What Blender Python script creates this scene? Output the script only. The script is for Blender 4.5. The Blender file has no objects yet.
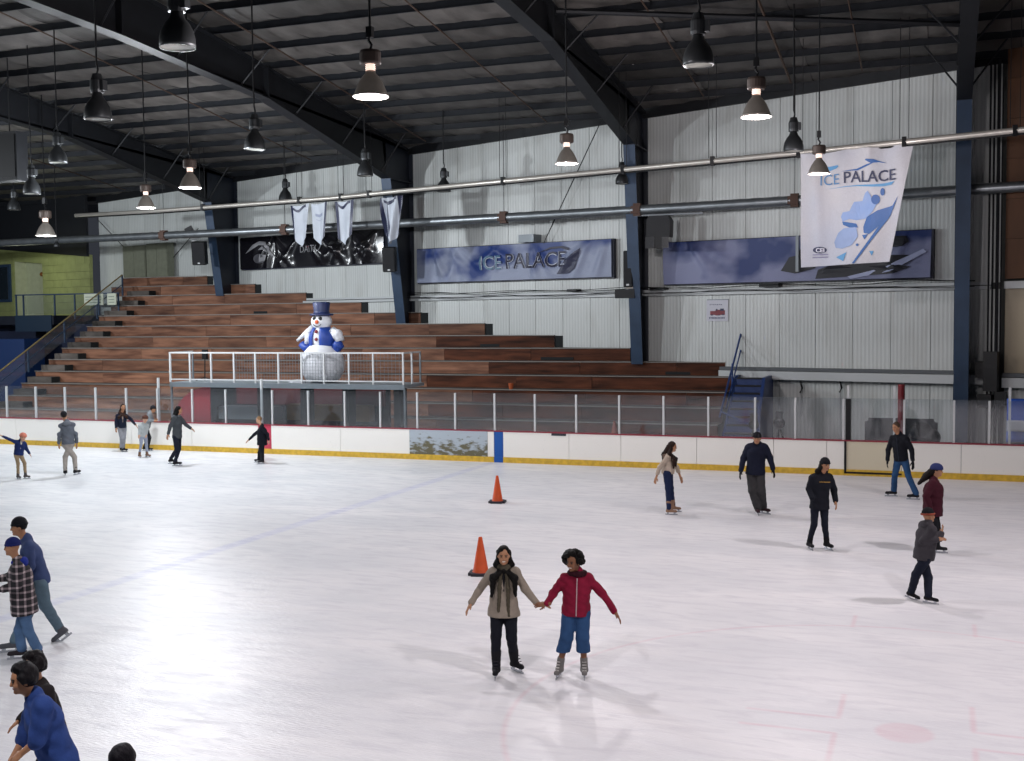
import bpy, bmesh, math, random
import numpy as np
from mathutils import Vector, Matrix
random.seed(7); np.random.seed(7)
C = bpy.context.scene.collection
PI = math.pi

# ------------------------------------------------------------------ camera, world, exposure
cam_d = bpy.data.cameras.new('camera'); cam = bpy.data.objects.new('camera', cam_d); C.objects.link(cam)
F_PX, PITCH, ROLL, YAW = 1148.94, .05547, -.01006, -.35693
cam_d.sensor_fit = 'HORIZONTAL'; cam_d.sensor_width = 36.0; cam_d.lens = F_PX*36.0/1024; cam_d.clip_end = 300
def cam_axes():
    r = Vector((math.cos(YAW), -math.sin(YAW), 0)); f = Vector((math.sin(YAW), math.cos(YAW), 0)); u = Vector((0, 0, 1))
    f2 = f*math.cos(PITCH) - u*math.sin(PITCH); u2 = u*math.cos(PITCH) + f*math.sin(PITCH)
    return r*math.cos(ROLL) + u2*math.sin(ROLL), u2*math.cos(ROLL) - r*math.sin(ROLL), f2
_r, _u, _f = cam_axes()
m3 = Matrix((_r, _u, -_f)).transposed()
cam.matrix_world = Matrix.Translation((0, 0, 4.5)) @ m3.to_4x4()
bpy.context.scene.camera = cam
sc = bpy.context.scene
sc.view_settings.view_transform = 'Standard'; sc.view_settings.look = 'None'; sc.view_settings.gamma = 1
sc.view_settings.use_curve_mapping = False
sc.view_settings.exposure = -0.25
try:
    sc.cycles.use_denoising = True; sc.cycles.max_bounces = 8; sc.cycles.diffuse_bounces = 4; sc.cycles.transparent_max_bounces = 12
    sc.cycles.sample_clamp_indirect = 8; sc.cycles.caustics_reflective = False; sc.cycles.caustics_refractive = False
except Exception: pass
w = bpy.data.worlds.new('world'); sc.world = w; w.use_nodes = True
w.node_tree.nodes['Background'].inputs[0].default_value = (.72, .8, 1, 1)
w.node_tree.nodes['Background'].inputs[1].default_value = AMB = 0.05

def spot(name, loc, power, col=(1, 1, 1), size=.28, ang=150, blend=.35, target=None):
    l = bpy.data.lights.new(name, 'SPOT'); l.energy = power; l.color = col; l.shadow_soft_size = size
    l.spot_size = math.radians(ang); l.spot_blend = blend
    o = bpy.data.objects.new(name, l); C.objects.link(o); o.location = loc
    if target: o.rotation_euler = (Vector(target)-Vector(loc)).to_track_quat('-Z', 'Y').to_euler()
    return o
# lamps of the hall which hang outside the picture, all but the last: the rows go on over the camera and to the left
COOL, WARM = (.90, .95, 1.0), (1.0, .93, .95)
def bulb(name, loc, power, col=(1, 1, 1), size=.28):
    l = bpy.data.lights.new(name, 'POINT'); l.energy = power; l.color = col; l.shadow_soft_size = size
    o = bpy.data.objects.new(name, l); C.objects.link(o); o.location = loc; return o
for x, y, p, c in ((-42, 27, 5200, COOL), (-38, 18, 1500, COOL), (-30, 12, 500, COOL)):
    bulb('hall_lamp_light', (x, y, 8.6), p, c, .3)
for x, y, p, c in ((-14, 4, 1450, COOL), (-5, 4, 2100, WARM), (3, 10, 2200, WARM), (5, 20, 2400, WARM), (-15, 22, 700, WARM)):  # last spot is an unseen light inside the view, without a lamp body
    spot('hall_lamp_light', (x, y, 8.6), p, c, .3, 136, .5)

# ------------------------------------------------------------------ materials
MATS = {}
def srgb(h):
    if isinstance(h, str): h = tuple(int(h[i:i+2], 16)/255 for i in (0, 2, 4))
    return tuple(((c/12.92) if c <= .04045 else ((c+.055)/1.055)**2.4) for c in h) + (1,)
def mat(name, col, rough=.6, metal=0, var=0, scale=4, bump=0, bscale=40, stretch=None, emit=None, rnd=0, spec=None, alt=None):
    """principled material with object-space noise variation, fine bump and per-object random tint"""
    if name in MATS: return MATS[name]
    m = bpy.data.materials.new(name); m.use_nodes = True; nt = m.node_tree; N = nt.nodes; L = nt.links
    b = N['Principled BSDF']; c = srgb(col) if isinstance(col, str) else (*col, 1)
    b.inputs['Roughness'].default_value = rough; b.inputs['Metallic'].default_value = metal
    if spec is not None: b.inputs['Specular IOR Level'].default_value = spec
    b.inputs['Base Color'].default_value = c; src = None
    if var or bump:
        tc = N.new('ShaderNodeTexCoord'); mp = N.new('ShaderNodeMapping'); L.new(tc.outputs['Object'], mp.inputs[0])
        if stretch: mp.inputs['Scale'].default_value = stretch
        if rnd:
            oi0 = N.new('ShaderNodeObjectInfo'); ml = N.new('ShaderNodeMath'); ml.operation = 'MULTIPLY'; ml.inputs[1].default_value = 37
            L.new(oi0.outputs['Random'], ml.inputs[0]); L.new(ml.outputs[0], mp.inputs['Location'])
    if var:
        n = N.new('ShaderNodeTexNoise'); n.inputs['Scale'].default_value = scale; n.inputs['Detail'].default_value = 5
        L.new(mp.outputs[0], n.inputs['Vector'])
        rp = N.new('ShaderNodeValToRGB'); rp.color_ramp.elements[0].position = .3; rp.color_ramp.elements[1].position = .72
        a = srgb(alt) if alt else tuple(v*(1-var) for v in c[:3])+(1,)
        rp.color_ramp.elements[0].color = a; rp.color_ramp.elements[1].color = tuple(min(1, v*(1+var*.5)) for v in c[:3])+(1,)
        L.new(n.outputs['Fac'], rp.inputs[0]); src = rp.outputs[0]
    if rnd:
        oi = N.new('ShaderNodeObjectInfo'); mr = N.new('ShaderNodeMapRange'); mr.inputs[3].default_value = 1-rnd; mr.inputs[4].default_value = 1+rnd*.6
        L.new(oi.outputs['Random'], mr.inputs[0])
        hs = N.new('ShaderNodeHueSaturation'); L.new(mr.outputs[0], hs.inputs['Value'])
        if src: L.new(src, hs.inputs['Color'])
        else: hs.inputs['Color'].default_value = c
        src = hs.outputs[0]
    if src: L.new(src, b.inputs['Base Color'])
    if bump:
        n2 = N.new('ShaderNodeTexNoise'); n2.inputs['Scale'].default_value = bscale; n2.inputs['Detail'].default_value = 4
        L.new(mp.outputs[0], n2.inputs['Vector'])
        bp = N.new('ShaderNodeBump'); bp.inputs['Strength'].default_value = bump; bp.inputs['Distance'].default_value = .02
        L.new(n2.outputs['Fac'], bp.inputs['Height']); L.new(bp.outputs[0], b.inputs['Normal'])
    if emit:
        b.inputs['Emission Color'].default_value = srgb(emit[0]) if isinstance(emit[0], str) else (*emit[0], 1)
        b.inputs['Emission Strength'].default_value = emit[1]
    MATS[name] = m; return m

# ------------------------------------------------------------------ object helpers
def link_mesh(name, me, m, parent=None, loc=None, rot=None):
    o = bpy.data.objects.new(name, me); C.objects.link(o)
    if m is not None and not me.materials:
        for q in (m if isinstance(m, (list, tuple)) else [m]): me.materials.append(q)
    if parent: o.parent = parent
    if loc: o.location = loc
    if rot: o.rotation_euler = rot
    return o
def obj(name, bm, m, parent=None, loc=None, rot=None, smooth=False):
    bmesh.ops.recalc_face_normals(bm, faces=bm.faces)
    me = bpy.data.meshes.new(name); bm.to_mesh(me); bm.free()
    if smooth:
        for p in me.polygons: p.use_smooth = True
    return link_mesh(name, me, m, parent, loc, rot)
def again(o, parent=None, loc=None, rot=None, scale=None):
    c = o.copy(); C.objects.link(c)
    if parent is not None: c.parent = parent
    if loc is not None: c.location = loc
    if rot is not None: c.rotation_euler = rot
    if scale is not None: c.scale = scale
    return c
def empty(name, loc=(0, 0, 0), rz=0, label=None, cat=None, group=None, kind=None):
    o = bpy.data.objects.new(name, None); C.objects.link(o); o.location = loc; o.rotation_euler = (0, 0, rz); o.empty_display_size = .2
    return tag(o, label, cat, group, kind)
def tag(o, label=None, cat=None, group=None, kind=None):
    if label: o['label'] = label
    if cat: o['category'] = cat
    if group: o['group'] = group
    if kind: o['kind'] = kind
    return o
def struct(o, label=None): return tag(o, label, kind='structure')
def B(): return bmesh.new()
def box(bm, x0, x1, y0, y1, z0, z1, mi=0):
    v = [bm.verts.new(p) for p in ((x0,y0,z0),(x1,y0,z0),(x1,y1,z0),(x0,y1,z0),(x0,y0,z1),(x1,y0,z1),(x1,y1,z1),(x0,y1,z1))]
    for f in ((3,2,1,0),(4,5,6,7),(0,1,5,4),(1,2,6,5),(2,3,7,6),(3,0,4,7)): bm.faces.new([v[i] for i in f]).material_index = mi
    return bm
def prism(bm, pts, axis, a, b):
    """extrude a 2D outline along an axis: axis 'x' takes (y,z) points, 'y' takes (x,z), 'z' takes (x,y)"""
    def P(p, t): return {'x': (t, p[0], p[1]), 'y': (p[0], t, p[1]), 'z': (p[0], p[1], t)}[axis]
    A = [bm.verts.new(P(p, a)) for p in pts]; Bv = [bm.verts.new(P(p, b)) for p in pts]; n = len(pts)
    bm.faces.new(A); bm.faces.new(Bv[::-1])
    for i in range(n): bm.faces.new((A[i], Bv[i], Bv[(i+1) % n], A[(i+1) % n]))
    return bm
def tube(bm, pts, r, n=8, rb=None, caps=True):
    pts = [Vector(p) for p in pts]; rings = []
    for i, p in enumerate(pts):
        d = (pts[min(i+1, len(pts)-1)]-pts[max(i-1, 0)]).normalized()
        up = Vector((0, 0, 1)) if abs(d.z) < .9 else Vector((1, 0, 0))
        a = d.cross(up).normalized(); b = d.cross(a)
        rr = r if rb is None else r+(rb-r)*i/(len(pts)-1)
        rings.append([bm.verts.new(p+(a*math.cos(2*PI*k/n)+b*math.sin(2*PI*k/n))*rr) for k in range(n)])
    for i in range(len(rings)-1):
        for k in range(n): bm.faces.new((rings[i][k], rings[i][(k+1) % n], rings[i+1][(k+1) % n], rings[i+1][k]))
    if caps: bm.faces.new(rings[0][::-1]); bm.faces.new(rings[-1])
    return bm
def lathe(bm, prof, n=24, c=(0, 0, 0), cap0=False, cap1=False):
    rings = [[bm.verts.new((c[0]+r*math.cos(2*PI*k/n), c[1]+r*math.sin(2*PI*k/n), c[2]+z)) for k in range(n)] for r, z in prof]
    for i in range(len(rings)-1):
        for k in range(n): bm.faces.new((rings[i][k], rings[i][(k+1) % n], rings[i+1][(k+1) % n], rings[i+1][k]))
    if cap0: bm.faces.new(rings[0][::-1])
    if cap1: bm.faces.new(rings[-1])
    return bm
def sphere(bm, c, r, n=16, m=10, sc_=(1, 1, 1)):
    bmesh.ops.create_uvsphere(bm, u_segments=n, v_segments=m, radius=r, matrix=Matrix.Translation(c) @ Matrix.Diagonal((*sc_, 1)))
    return bm
def grid_surface(bm, nu, nv, fn):
    vs = [[bm.verts.new(fn(i/nu, j/nv)) for i in range(nu+1)] for j in range(nv+1)]
    for j in range(nv):
        for i in range(nu): bm.faces.new((vs[j][i], vs[j][i+1], vs[j+1][i+1], vs[j+1][i]))
    return vs

# ------------------------------------------------------------------ hall frame: the back wall runs askew to the rink
OM = -.25268; WO = (-20.7, 42.8)
dW = (math.cos(OM), math.sin(OM)); nW = (-math.sin(OM), math.cos(OM))
def wv(u, v): return (WO[0]+u*dW[0]+v*nW[0], WO[1]+u*dW[1]+v*nW[1])
VF = 1.1                                            # wall face
def wall_y(x, v=VF): return WO[1]+(x-WO[0]-v*nW[0])/dW[0]*dW[1]+v*nW[1]
def roof(y): return 12.2-.12*(y-39.5)
BOARD_Y = 33.0

# ------------------------------------------------------------------ floor and ice
m_floor = mat('rubber_floor', '3a4048', .8, var=.3, scale=3, bump=.2)
struct(obj('floor', box(B(), -52, 14, -3, 54, -.2, -.02), m_floor))
def ice_material():
    m = bpy.data.materials.new('ice'); m.use_nodes = True; nt = m.node_tree; N = nt.nodes; L = nt.links; b = N['Principled BSDF']
    geo = N.new('ShaderNodeNewGeometry'); sep = N.new('ShaderNodeSeparateXYZ'); L.new(geo.outputs['Position'], sep.inputs[0])
    X, Y = sep.outputs[0], sep.outputs[1]
    def mth(op, a, b_=None, clamp=False):
        n = N.new('ShaderNodeMath'); n.operation = op; n.use_clamp = clamp
        for i, v in enumerate((a, b_)):
            if v is None: continue
            if isinstance(v, (int, float)): n.inputs[i].default_value = v
            else: L.new(v, n.inputs[i])
        return n.outputs[0]
    def band(v, half, soft=.05):      # 1 where |v|<half
        a = mth('ABSOLUTE', v); r = N.new('ShaderNodeMapRange'); r.inputs[1].default_value = half-soft/2; r.inputs[2].default_value = half+soft/2
        r.inputs[3].default_value = 1; r.inputs[4].default_value = 0; L.new(a, r.inputs[0]); return r.outputs[0]
    def noise(scale, stretch, det=5, dist=0):
        mp = N.new('ShaderNodeMapping'); mp.inputs['Scale'].default_value = stretch; mp.inputs['Rotation'].default_value = (0, 0, .35)
        L.new(geo.outputs['Position'], mp.inputs[0]); n = N.new('ShaderNodeTexNoise'); n.inputs['Scale'].default_value = scale
        n.inputs['Detail'].default_value = det; n.inputs['Distortion'].default_value = dist; L.new(mp.outputs[0], n.inputs['Vector']); return n.outputs['Fac']
    def mixc(fac, a, c, mode='MIX'):
        n = N.new('ShaderNodeMix'); n.data_type = 'RGBA'; n.blend_type = mode
        if isinstance(fac, (int, float)): n.inputs[0].default_value = fac
        else: L.new(fac, n.inputs[0])
        for i, v in ((6, a), (7, c)):
            if isinstance(v, tuple): n.inputs[i].default_value = v
            else: L.new(v, n.inputs[i])
        return n.outputs[2]
    def ramp(v, p0, p1):
        r = N.new('ShaderNodeMapRange'); r.inputs[1].default_value = p0; r.inputs[2].default_value = p1; L.new(v, r.inputs[0]); return r.outputs[0]
    n1 = noise(.35, (1, 2.2, 1), 6, .6); n2 = noise(1.6, (1, 3.5, 1), 6, .8); n3 = noise(9, (1, 5, 1), 3)
    col = mixc(ramp(n1, .35, .7), (.66, .68, .71, 1), (.80, .80, .815, 1))
    col = mixc(mth('MULTIPLY', ramp(n2, .46, .70), .62), col, (.53, .54, .585, 1))
    col = mixc(mth('MULTIPLY', ramp(n3, .58, .7), .3), col, (.86, .86, .87, 1))
    # pink tint that grows across the right half
    col = mixc(mth('MULTIPLY', ramp(X, -16, -2), .25), col, (.74, .65, .69, 1))
    fade = ramp(n2, .2, .6)
    def paint(col, mask, c, k): return mixc(mth('MULTIPLY', mth('MULTIPLY', mask, k), mth('ADD', mth('MULTIPLY', fade, .6), .4)), col, c)
    blue = (.22, .25, .62, 1); red = (.62, .12, .2, 1)
    line = mth('SUBTRACT', X, mth('ADD', mth('MULTIPLY', Y, .017), -13.53))
    col = paint(col, band(line, .16, .1), blue, .22)
    cx, cy = -.32, 12.79
    dx = mth('SUBTRACT', X, cx); dy = mth('SUBTRACT', Y, cy)
    d = mth('SQRT', mth('ADD', mth('MULTIPLY', dx, dx), mth('MULTIPLY', dy, dy)))
    col = paint(col, band(mth('SUBTRACT', d, 4.3), .03, .05), red, .17)
    col = paint(col, band(d, .3, .06), red, .20)
    ax = mth('ABSOLUTE', dx); ay = mth('ABSOLUTE', dy)
    arm1 = mth('MULTIPLY', band(mth('SUBTRACT', ay, .25), .03, .04), band(mth('SUBTRACT', ax, 1.2), .52, .04))
    arm2 = mth('MULTIPLY', band(mth('SUBTRACT', ax, .7), .03, .04), band(mth('SUBTRACT', ay, .68), .42, .04))
    col = paint(col, mth('MAXIMUM', arm1, arm2), red, .20)
    hash_ = mth('MULTIPLY', band(mth('SUBTRACT', ax, .82), .03, .04), band(mth('SUBTRACT', ay, 4.5), .35, .04))
    col = paint(col, hash_, red, .18)
    # skate scratches
    sc1 = N.new('ShaderNodeTexWave'); sc1.wave_type = 'RINGS'; sc1.inputs['Scale'].default_value = .9; sc1.inputs['Distortion'].default_value = 14; sc1.inputs['Detail'].default_value = 3
    sc1.inputs['Detail Scale'].default_value = .35; L.new(geo.outputs['Position'], sc1.inputs['Vector'])
    sm = mth('MULTIPLY', mth('GREATER_THAN', sc1.outputs['Fac'], .985), ramp(n1, .5, .6))
    col = mixc(mth('MULTIPLY', sm, .25), col, (.9, .9, .92, 1))
    L.new(col, b.inputs['Base Color'])
    rr = N.new('ShaderNodeMapRange'); rr.inputs[3].default_value = .22; rr.inputs[4].default_value = .5; L.new(n2, rr.inputs[0]); L.new(rr.outputs[0], b.inputs['Roughness'])
    b.inputs['IOR'].default_value = 1.31
    bp = N.new('ShaderNodeBump'); bp.inputs['Strength'].default_value = .35; bp.inputs['Distance'].default_value = .02
    L.new(mth('ADD', n3, mth('MULTIPLY', sc1.outputs['Fac'], .15)), bp.inputs['Height']); L.new(bp.outputs[0], b.inputs['Normal'])
    return m
ice = B()
def ice_outline():
    pts = []; R_ = 8.0; x0, x1, y0, y1 = -45.0, 13.5, 6.2, BOARD_Y
    for cx, cy, a0 in ((x1-1, y1-1, 0), (x0+R_, y1-R_, 90), (x0+R_, y0+R_, 180), (x1-1, y0+1, 270)):
        r = R_ if a0 in (90, 180) else 1
        for k in range(13):
            a = math.radians(a0+k*7.5); pts.append((cx+r*math.cos(a), cy+r*math.sin(a)))
    return pts
prism(ice, ice_outline(), 'z', -.018, 0)
struct(obj('ice_floor', ice, ice_material()), 'pale skating ice with faded blue and red lines')

# ------------------------------------------------------------------ rink boards
def board_material(name, base, dirt, amount, low=0.0, ns=22):
    m = bpy.data.materials.new(name); m.use_nodes = True; nt = m.node_tree; N = nt.nodes; L = nt.links; b = N['Principled BSDF']
    b.inputs['Roughness'].default_value = .45
    g = N.new('ShaderNodeNewGeometry'); n = N.new('ShaderNodeTexNoise'); n.inputs['Scale'].default_value = ns; n.inputs['Detail'].default_value = 6
    mp = N.new('ShaderNodeMapping'); mp.inputs['Scale'].default_value = (1, 1, 2.4); L.new(g.outputs['Position'], mp.inputs[0]); L.new(mp.outputs[0], n.inputs['Vector'])
    s = N.new('ShaderNodeSeparateXYZ'); L.new(g.outputs['Position'], s.inputs[0])
    zr = N.new('ShaderNodeMapRange'); zr.inputs[1].default_value = .95; zr.inputs[2].default_value = .1; zr.inputs[3].default_value = 0; zr.inputs[4].default_value = low; L.new(s.outputs[2], zr.inputs[0])
    n2 = N.new('ShaderNodeTexNoise'); n2.inputs['Scale'].default_value = 1.3; n2.inputs['Detail'].default_value = 4; L.new(g.outputs['Position'], n2.inputs['Vector'])
    ad = N.new('ShaderNodeMath'); ad.operation = 'ADD'; L.new(n.outputs['Fac'], ad.inputs[0]); L.new(zr.outputs[0], ad.inputs[1])
    ad2 = N.new('ShaderNodeMath'); ad2.operation = 'MULTIPLY_ADD'; L.new(n2.outputs['Fac'], ad2.inputs[0]); ad2.inputs[1].default_value = .35; L.new(ad.outputs[0], ad2.inputs[2])
    r = N.new('ShaderNodeMapRange'); r.inputs[1].default_value = .83; r.inputs[2].default_value = .98; r.inputs[4].default_value = amount; L.new(ad2.outputs[0], r.inputs[0])
    mx = N.new('ShaderNodeMix'); mx.data_type = 'RGBA'; L.new(r.outputs[0], mx.inputs[0]); mx.inputs[6].default_value = srgb(base); mx.inputs[7].default_value = srgb(dirt)
    L.new(mx.outputs[2], b.inputs['Base Color']); return m
m_board = board_material('white_board', 'edeae4', '6d675c', .6)
m_board2 = board_material('yellowed_board', 'd3cab2', '6d675c', .5)
m_dirty = board_material('stained_board', 'aab4bd', '5d5638', .95, .36, 4)
m_kick = mat('yellow_kickplate', 'd2ab38', .45, var=.25, scale=8); m_cap = mat('red_cap_rail', '8e2436', .4)
m_blue = mat('blue_paint', '0f4f9e', .4); m_pink = mat('pink_paint', 'b8364f', .45); m_blackm = mat('black_metal', '101114', .45, .3)
m_white_metal = mat('white_metal', 'c9cbcc', .4, .1); m_grey_metal = mat('grey_metal', '7a8085', .45, .4)
rink = empty('rink_barrier', (0, BOARD_Y, 0), 0, 'long white dasher boards with yellow kick plate and glass along the far ice edge', 'barrier')
seams = [-37, -34.4, -31.75, -29.2, -26.6, -24.07, -21.41, -20.91, -18.3, -15.81, -13.14, -12.92, -12.62, -10.49, -8.87, -6.6, -4.4, -2.94, -2.42, -.95, .56, 3.0, 5.5, 8, 10.5, 13]
T = .10
for a, b_ in zip(seams[:-1], seams[1:]):
    mm = m_board
    if (a, b_) == (-15.81, -13.14): mm = m_dirty
    elif (a, b_) == (-12.92, -12.62): mm = m_blue
    elif (a, b_) == (-21.41, -20.91): mm = m_pink
    elif (a, b_) == (-2.42, -.95): mm = m_board2
    pr = .012 if mm is m_dirty else 0
    o = obj('board_panel', box(B(), a+.006, b_-.006, -pr, T, .17, .955), mm, rink)
    if mm is m_dirty: o['label'] = 'stained pale blue advertising panel'
    if mm is m_blue: o['label'] = 'blue line marker'
    if mm is m_pink: o['label'] = 'pink marker panel'
    k = obj('kick_plate', box(B(), a+.002, b_-.002, -.02, T, -.01, .17), m_blue if mm is m_blue else m_kick, rink)
obj('frame', box(B(), -37, 13, T, T+.06, .0, .94), m_grey_metal, rink)
obj('cap_rail', box(B(), -37, 13, -.02, T+.08, .955, .985), m_cap, rink)
gf = B()                                                     # black frame of the gate
box(gf, -2.47, -2.41, -.03, 0, .06, .955); box(gf, -2.47, -.95, -.03, 0, .06, .11)
obj('gate_frame', gf, m_blackm, rink)
obj('hinge_plate', box(B(), -11.04, -10.58, -.02, 0, .88, .95), mat('dark_plate', '2a2f38', .5), rink)
posts = [-36.2, -34.9, -33.55, -32.2, -30.85, -29.52, -28.16, -26.83, -25.5, -24.06, -22.71, -20.88, -19.51, -18.15, -16.86, -15.55, -14.24, -12.91, -11.59, -10.27, -8.93, -7.59, -6.27, -4.93, -3.81, -2.5, -.9, .37, 1.25, 2.6, 4, 5.3, 6.7, 8, 9.4, 10.7, 12]
m_glass = bpy.data.materials.new('rink_glass'); m_glass.use_nodes = True
_n = m_glass.node_tree; _n.nodes.clear(); _o = _n.nodes.new('ShaderNodeOutputMaterial'); _t = _n.nodes.new('ShaderNodeBsdfTransparent'); _g = _n.nodes.new('ShaderNodeBsdfGlossy'); _d = _n.nodes.new('ShaderNodeBsdfDiffuse')
_t.inputs[0].default_value = (.93, .95, .96, 1); _g.inputs['Roughness'].default_value = .06; _d.inputs[0].default_value = (.6, .63, .68, 1)
_m1 = _n.nodes.new('ShaderNodeMixShader'); _m2 = _n.nodes.new('ShaderNodeMixShader'); _m1.inputs[0].default_value = .03; _m2.inputs[0].default_value = .07
_n.links.new(_t.outputs[0], _m1.inputs[1]); _n.links.new(_d.outputs[0], _m1.inputs[2]); _n.links.new(_m1.outputs[0], _m2.inputs[1]); _n.links.new(_g.outputs[0], _m2.inputs[2]); _n.links.new(_m2.outputs[0], _o.inputs[0])
pm = B(); box(pm, -.028, .028, -.02, .05, .985, 2.13)
p0 = obj('glass_post', pm, m_white_metal, rink, (posts[0], T*.5, 0))
for x in posts[1:]: again(p0, loc=(x, T*.5, 0))
tall = B(); box(tall, -.03, .03, -.02, .05, .985, 2.5)
t0 = obj('glass_post', tall, m_white_metal, rink, (-25.5, T*.5+.06, 0))
for x in (-21.33, -1.16, 1.75, -2.38): again(t0, loc=(x, T*.5+.06, 0))
obj('pad_strip', box(B(), -2.44, -2.3, .03, .12, .985, 2.13), m_blackm, rink)
for a, b_ in zip(posts[:-1], posts[1:]):
    obj('glass_pane', box(B(), a+.028, b_-.028, T*.5+.008, T*.5+.022, .985, 2.15), m_glass, rink)

# ------------------------------------------------------------------ back wall of insulated metal panels
def panel_material(name, base, rib=9.0, var=.12, stain='8f8a7c', stain_amt=.3):
    m = bpy.data.materials.new(name); m.use_nodes = True; nt = m.node_tree; N = nt.nodes; L = nt.links; b = N['Principled BSDF']
    b.inputs['Roughness'].default_value = .42; tc = N.new('ShaderNodeTexCoord')
    wv_ = N.new('ShaderNodeTexWave'); wv_.inputs['Scale'].default_value = rib*.27; wv_.bands_direction = 'X'; wv_.inputs['Distortion'].default_value = 0
    L.new(tc.outputs['Object'], wv_.inputs['Vector'])
    bp = N.new('ShaderNodeBump'); bp.inputs['Strength'].default_value = .5; bp.inputs['Distance'].default_value = .012; L.new(wv_.outputs['Fac'], bp.inputs['Height']); L.new(bp.outputs[0], b.inputs['Normal'])
    n = N.new('ShaderNodeTexNoise'); n.inputs['Scale'].default_value = 1.1; n.inputs['Detail'].default_value = 7
    mp = N.new('ShaderNodeMapping'); mp.inputs['Scale'].default_value = (1.6, 1, .35); g = N.new('ShaderNodeNewGeometry'); L.new(g.outputs['Position'], mp.inputs[0]); L.new(mp.outputs[0], n.inputs['Vector'])
    r = N.new('ShaderNodeMapRange'); r.inputs[1].default_value = .52; r.inputs[2].default_value = .78; r.inputs[4].default_value = stain_amt; L.new(n.outputs['Fac'], r.inputs[0])
    mx = N.new('ShaderNodeMix'); mx.data_type = 'RGBA'; L.new(r.outputs[0], mx.inputs[0]); mx.inputs[6].default_value = srgb(base); mx.inputs[7].default_value = srgb(stain)
    oi = N.new('ShaderNodeObjectInfo'); mr = N.new('ShaderNodeMapRange'); mr.inputs[3].default_value = 1-var; mr.inputs[4].default_value = 1; L.new(oi.outputs['Random'], mr.inputs[0])
    hs = N.new('ShaderNodeHueSaturation'); rb = N.new('ShaderNodeMapRange'); rb.inputs[3].default_value = .86; rb.inputs[4].default_value = 1; L.new(wv_.outputs['Fac'], rb.inputs[0]); mlt = N.new('ShaderNodeMath'); mlt.operation = 'MULTIPLY'; L.new(mr.outputs[0], mlt.inputs[0]); L.new(rb.outputs[0], mlt.inputs[1]); L.new(mx.outputs[2], hs.inputs['Color']); L.new(mlt.outputs[0], hs.inputs['Value']); L.new(hs.outputs[0], b.inputs['Base Color']); return m
m_panel = panel_material('wall_panel_white', 'd2d6d4')
m_panel_beige = panel_material('wall_panel_beige', 'a89a80', 2.0)
m_navy = mat('navy_and_shaded_steel', '111826', .5, .1, var=.25, scale=3, bump=.1); m_navy2 = mat('blue_and_lit_steel', '2f435c', .45, .1, var=.2, scale=2)
m_dark = mat('dark_steel', '15171c', .55, .2, var=.25, scale=3)
m_soffit = mat('navy_cladding', '0a0e17', .7, var=.2)
wall = empty('wall_back', (WO[0], WO[1], 0), OM, kind='structure')
PW = 1.25; us = [-21.7+PW*i for i in range(int((22.6+21.7)/PW)+1)]
low = None
for u in us:
    u1 = min(u+PW, 22.85)
    if u1-u < .2: continue
    yw = wv((u+u1)/2, VF)[1]; zt0, zt1 = roof(wv(u, VF)[1])-.02, roof(wv(u1, VF)[1])-.02
    bm = B(); prism(bm, [(u+.008, 5.4), (u1-.008, 5.4), (u1-.008, zt1), (u+.008, zt0)], 'y', VF, VF+.1)
    obj('wall_panel', bm, m_panel, wall)
    bm = B(); box(bm, u+.008, u1-.008, VF, VF+.1, 2.62, 5.2); obj('wall_panel', bm, m_panel, wall)
    if u > 9: bm = B(); box(bm, u+.008, u1-.008, VF, VF+.1, -.02, 2.3); obj('wall_panel', bm, m_panel, wall)
obj('wall_backing', box(B(), -21.7, 34, VF+.11, VF+.3, -.02, 13.2), mat('wall_core', '50524f', .8), wall)
zl, zr = roof(wv(-21.7, VF)[1]), roof(wv(23, VF)[1])
obj('eave_beam', prism(B(), [(-21.7, zl-.38), (23, zr-.38), (23, zr+.1), (-21.7, zl+.1)], 'y', VF-.12, VF-.02), m_dark, wall)
# white girts with cables
m_trim = mat('white_trim', 'bfc3c4', .4)
obj('rail', box(B(), -12, 22.6, VF-.16, VF, 5.2, 5.30), m_trim, wall); obj('rail', box(B(), -12, 22.6, VF-.10, VF, 5.33, 5.42), m_trim, wall)
gb = B(); box(gb, 13.7, 22.6, VF-.35, VF, 2.28, 2.56); box(gb, 23.0, 34, VF-.35, VF, 2.2, 2.5); obj('lower_girt', gb, m_trim, wall)
gb = B(); box(gb, 13.7, 22.6, VF-.28, VF, 2.575, 2.68); box(gb, 23.0, 34, VF-.28, VF, 2.52, 2.64); obj('girt_cap', gb, mat('girt_grey', '565a5e', .6), wall)
cb = B(); random.seed(3)
for k, (z, v) in enumerate(((5.46, .70), (5.5, .76), (5.31, .70))):
    tube(cb, [(u, v, z+.04*math.sin(u*1.3+k)+random.uniform(-.015, .015)) for u in np.arange(-1, 22.6, .8)], .012, 5)
tag(obj('cable', cb, m_blackm, wall), kind='stuff')
cb = B()
for (a, za), (b_, zb) in (((9.0, 11.7), (6.4, 7.3)), ((-21.4, 9.8), (-18.9, 8.0)), ((-13.5, 8.9), (-15.8, 7.3))): tube(cb, [(a, .8, za), (b_, .8, zb)], .02, 5)
obj('bracing_cable', cb, m_blackm, wall)
# cable clips / small boxes on the girt
obj('junction_box', box(B(), 5.4, 6.1, .55, VF, 7.36, 7.66), m_grey_metal, wall)
bm = B(); box(bm, 15.2, 15.9, .72, VF, 5.42, 5.54); box(bm, 11.0, 11.6, .72, VF, 5.42, 5.5); box(bm, 7.5, 7.9, .7, VF, 5.43, 5.52); obj('junction_box', bm, m_blackm, wall)
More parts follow.
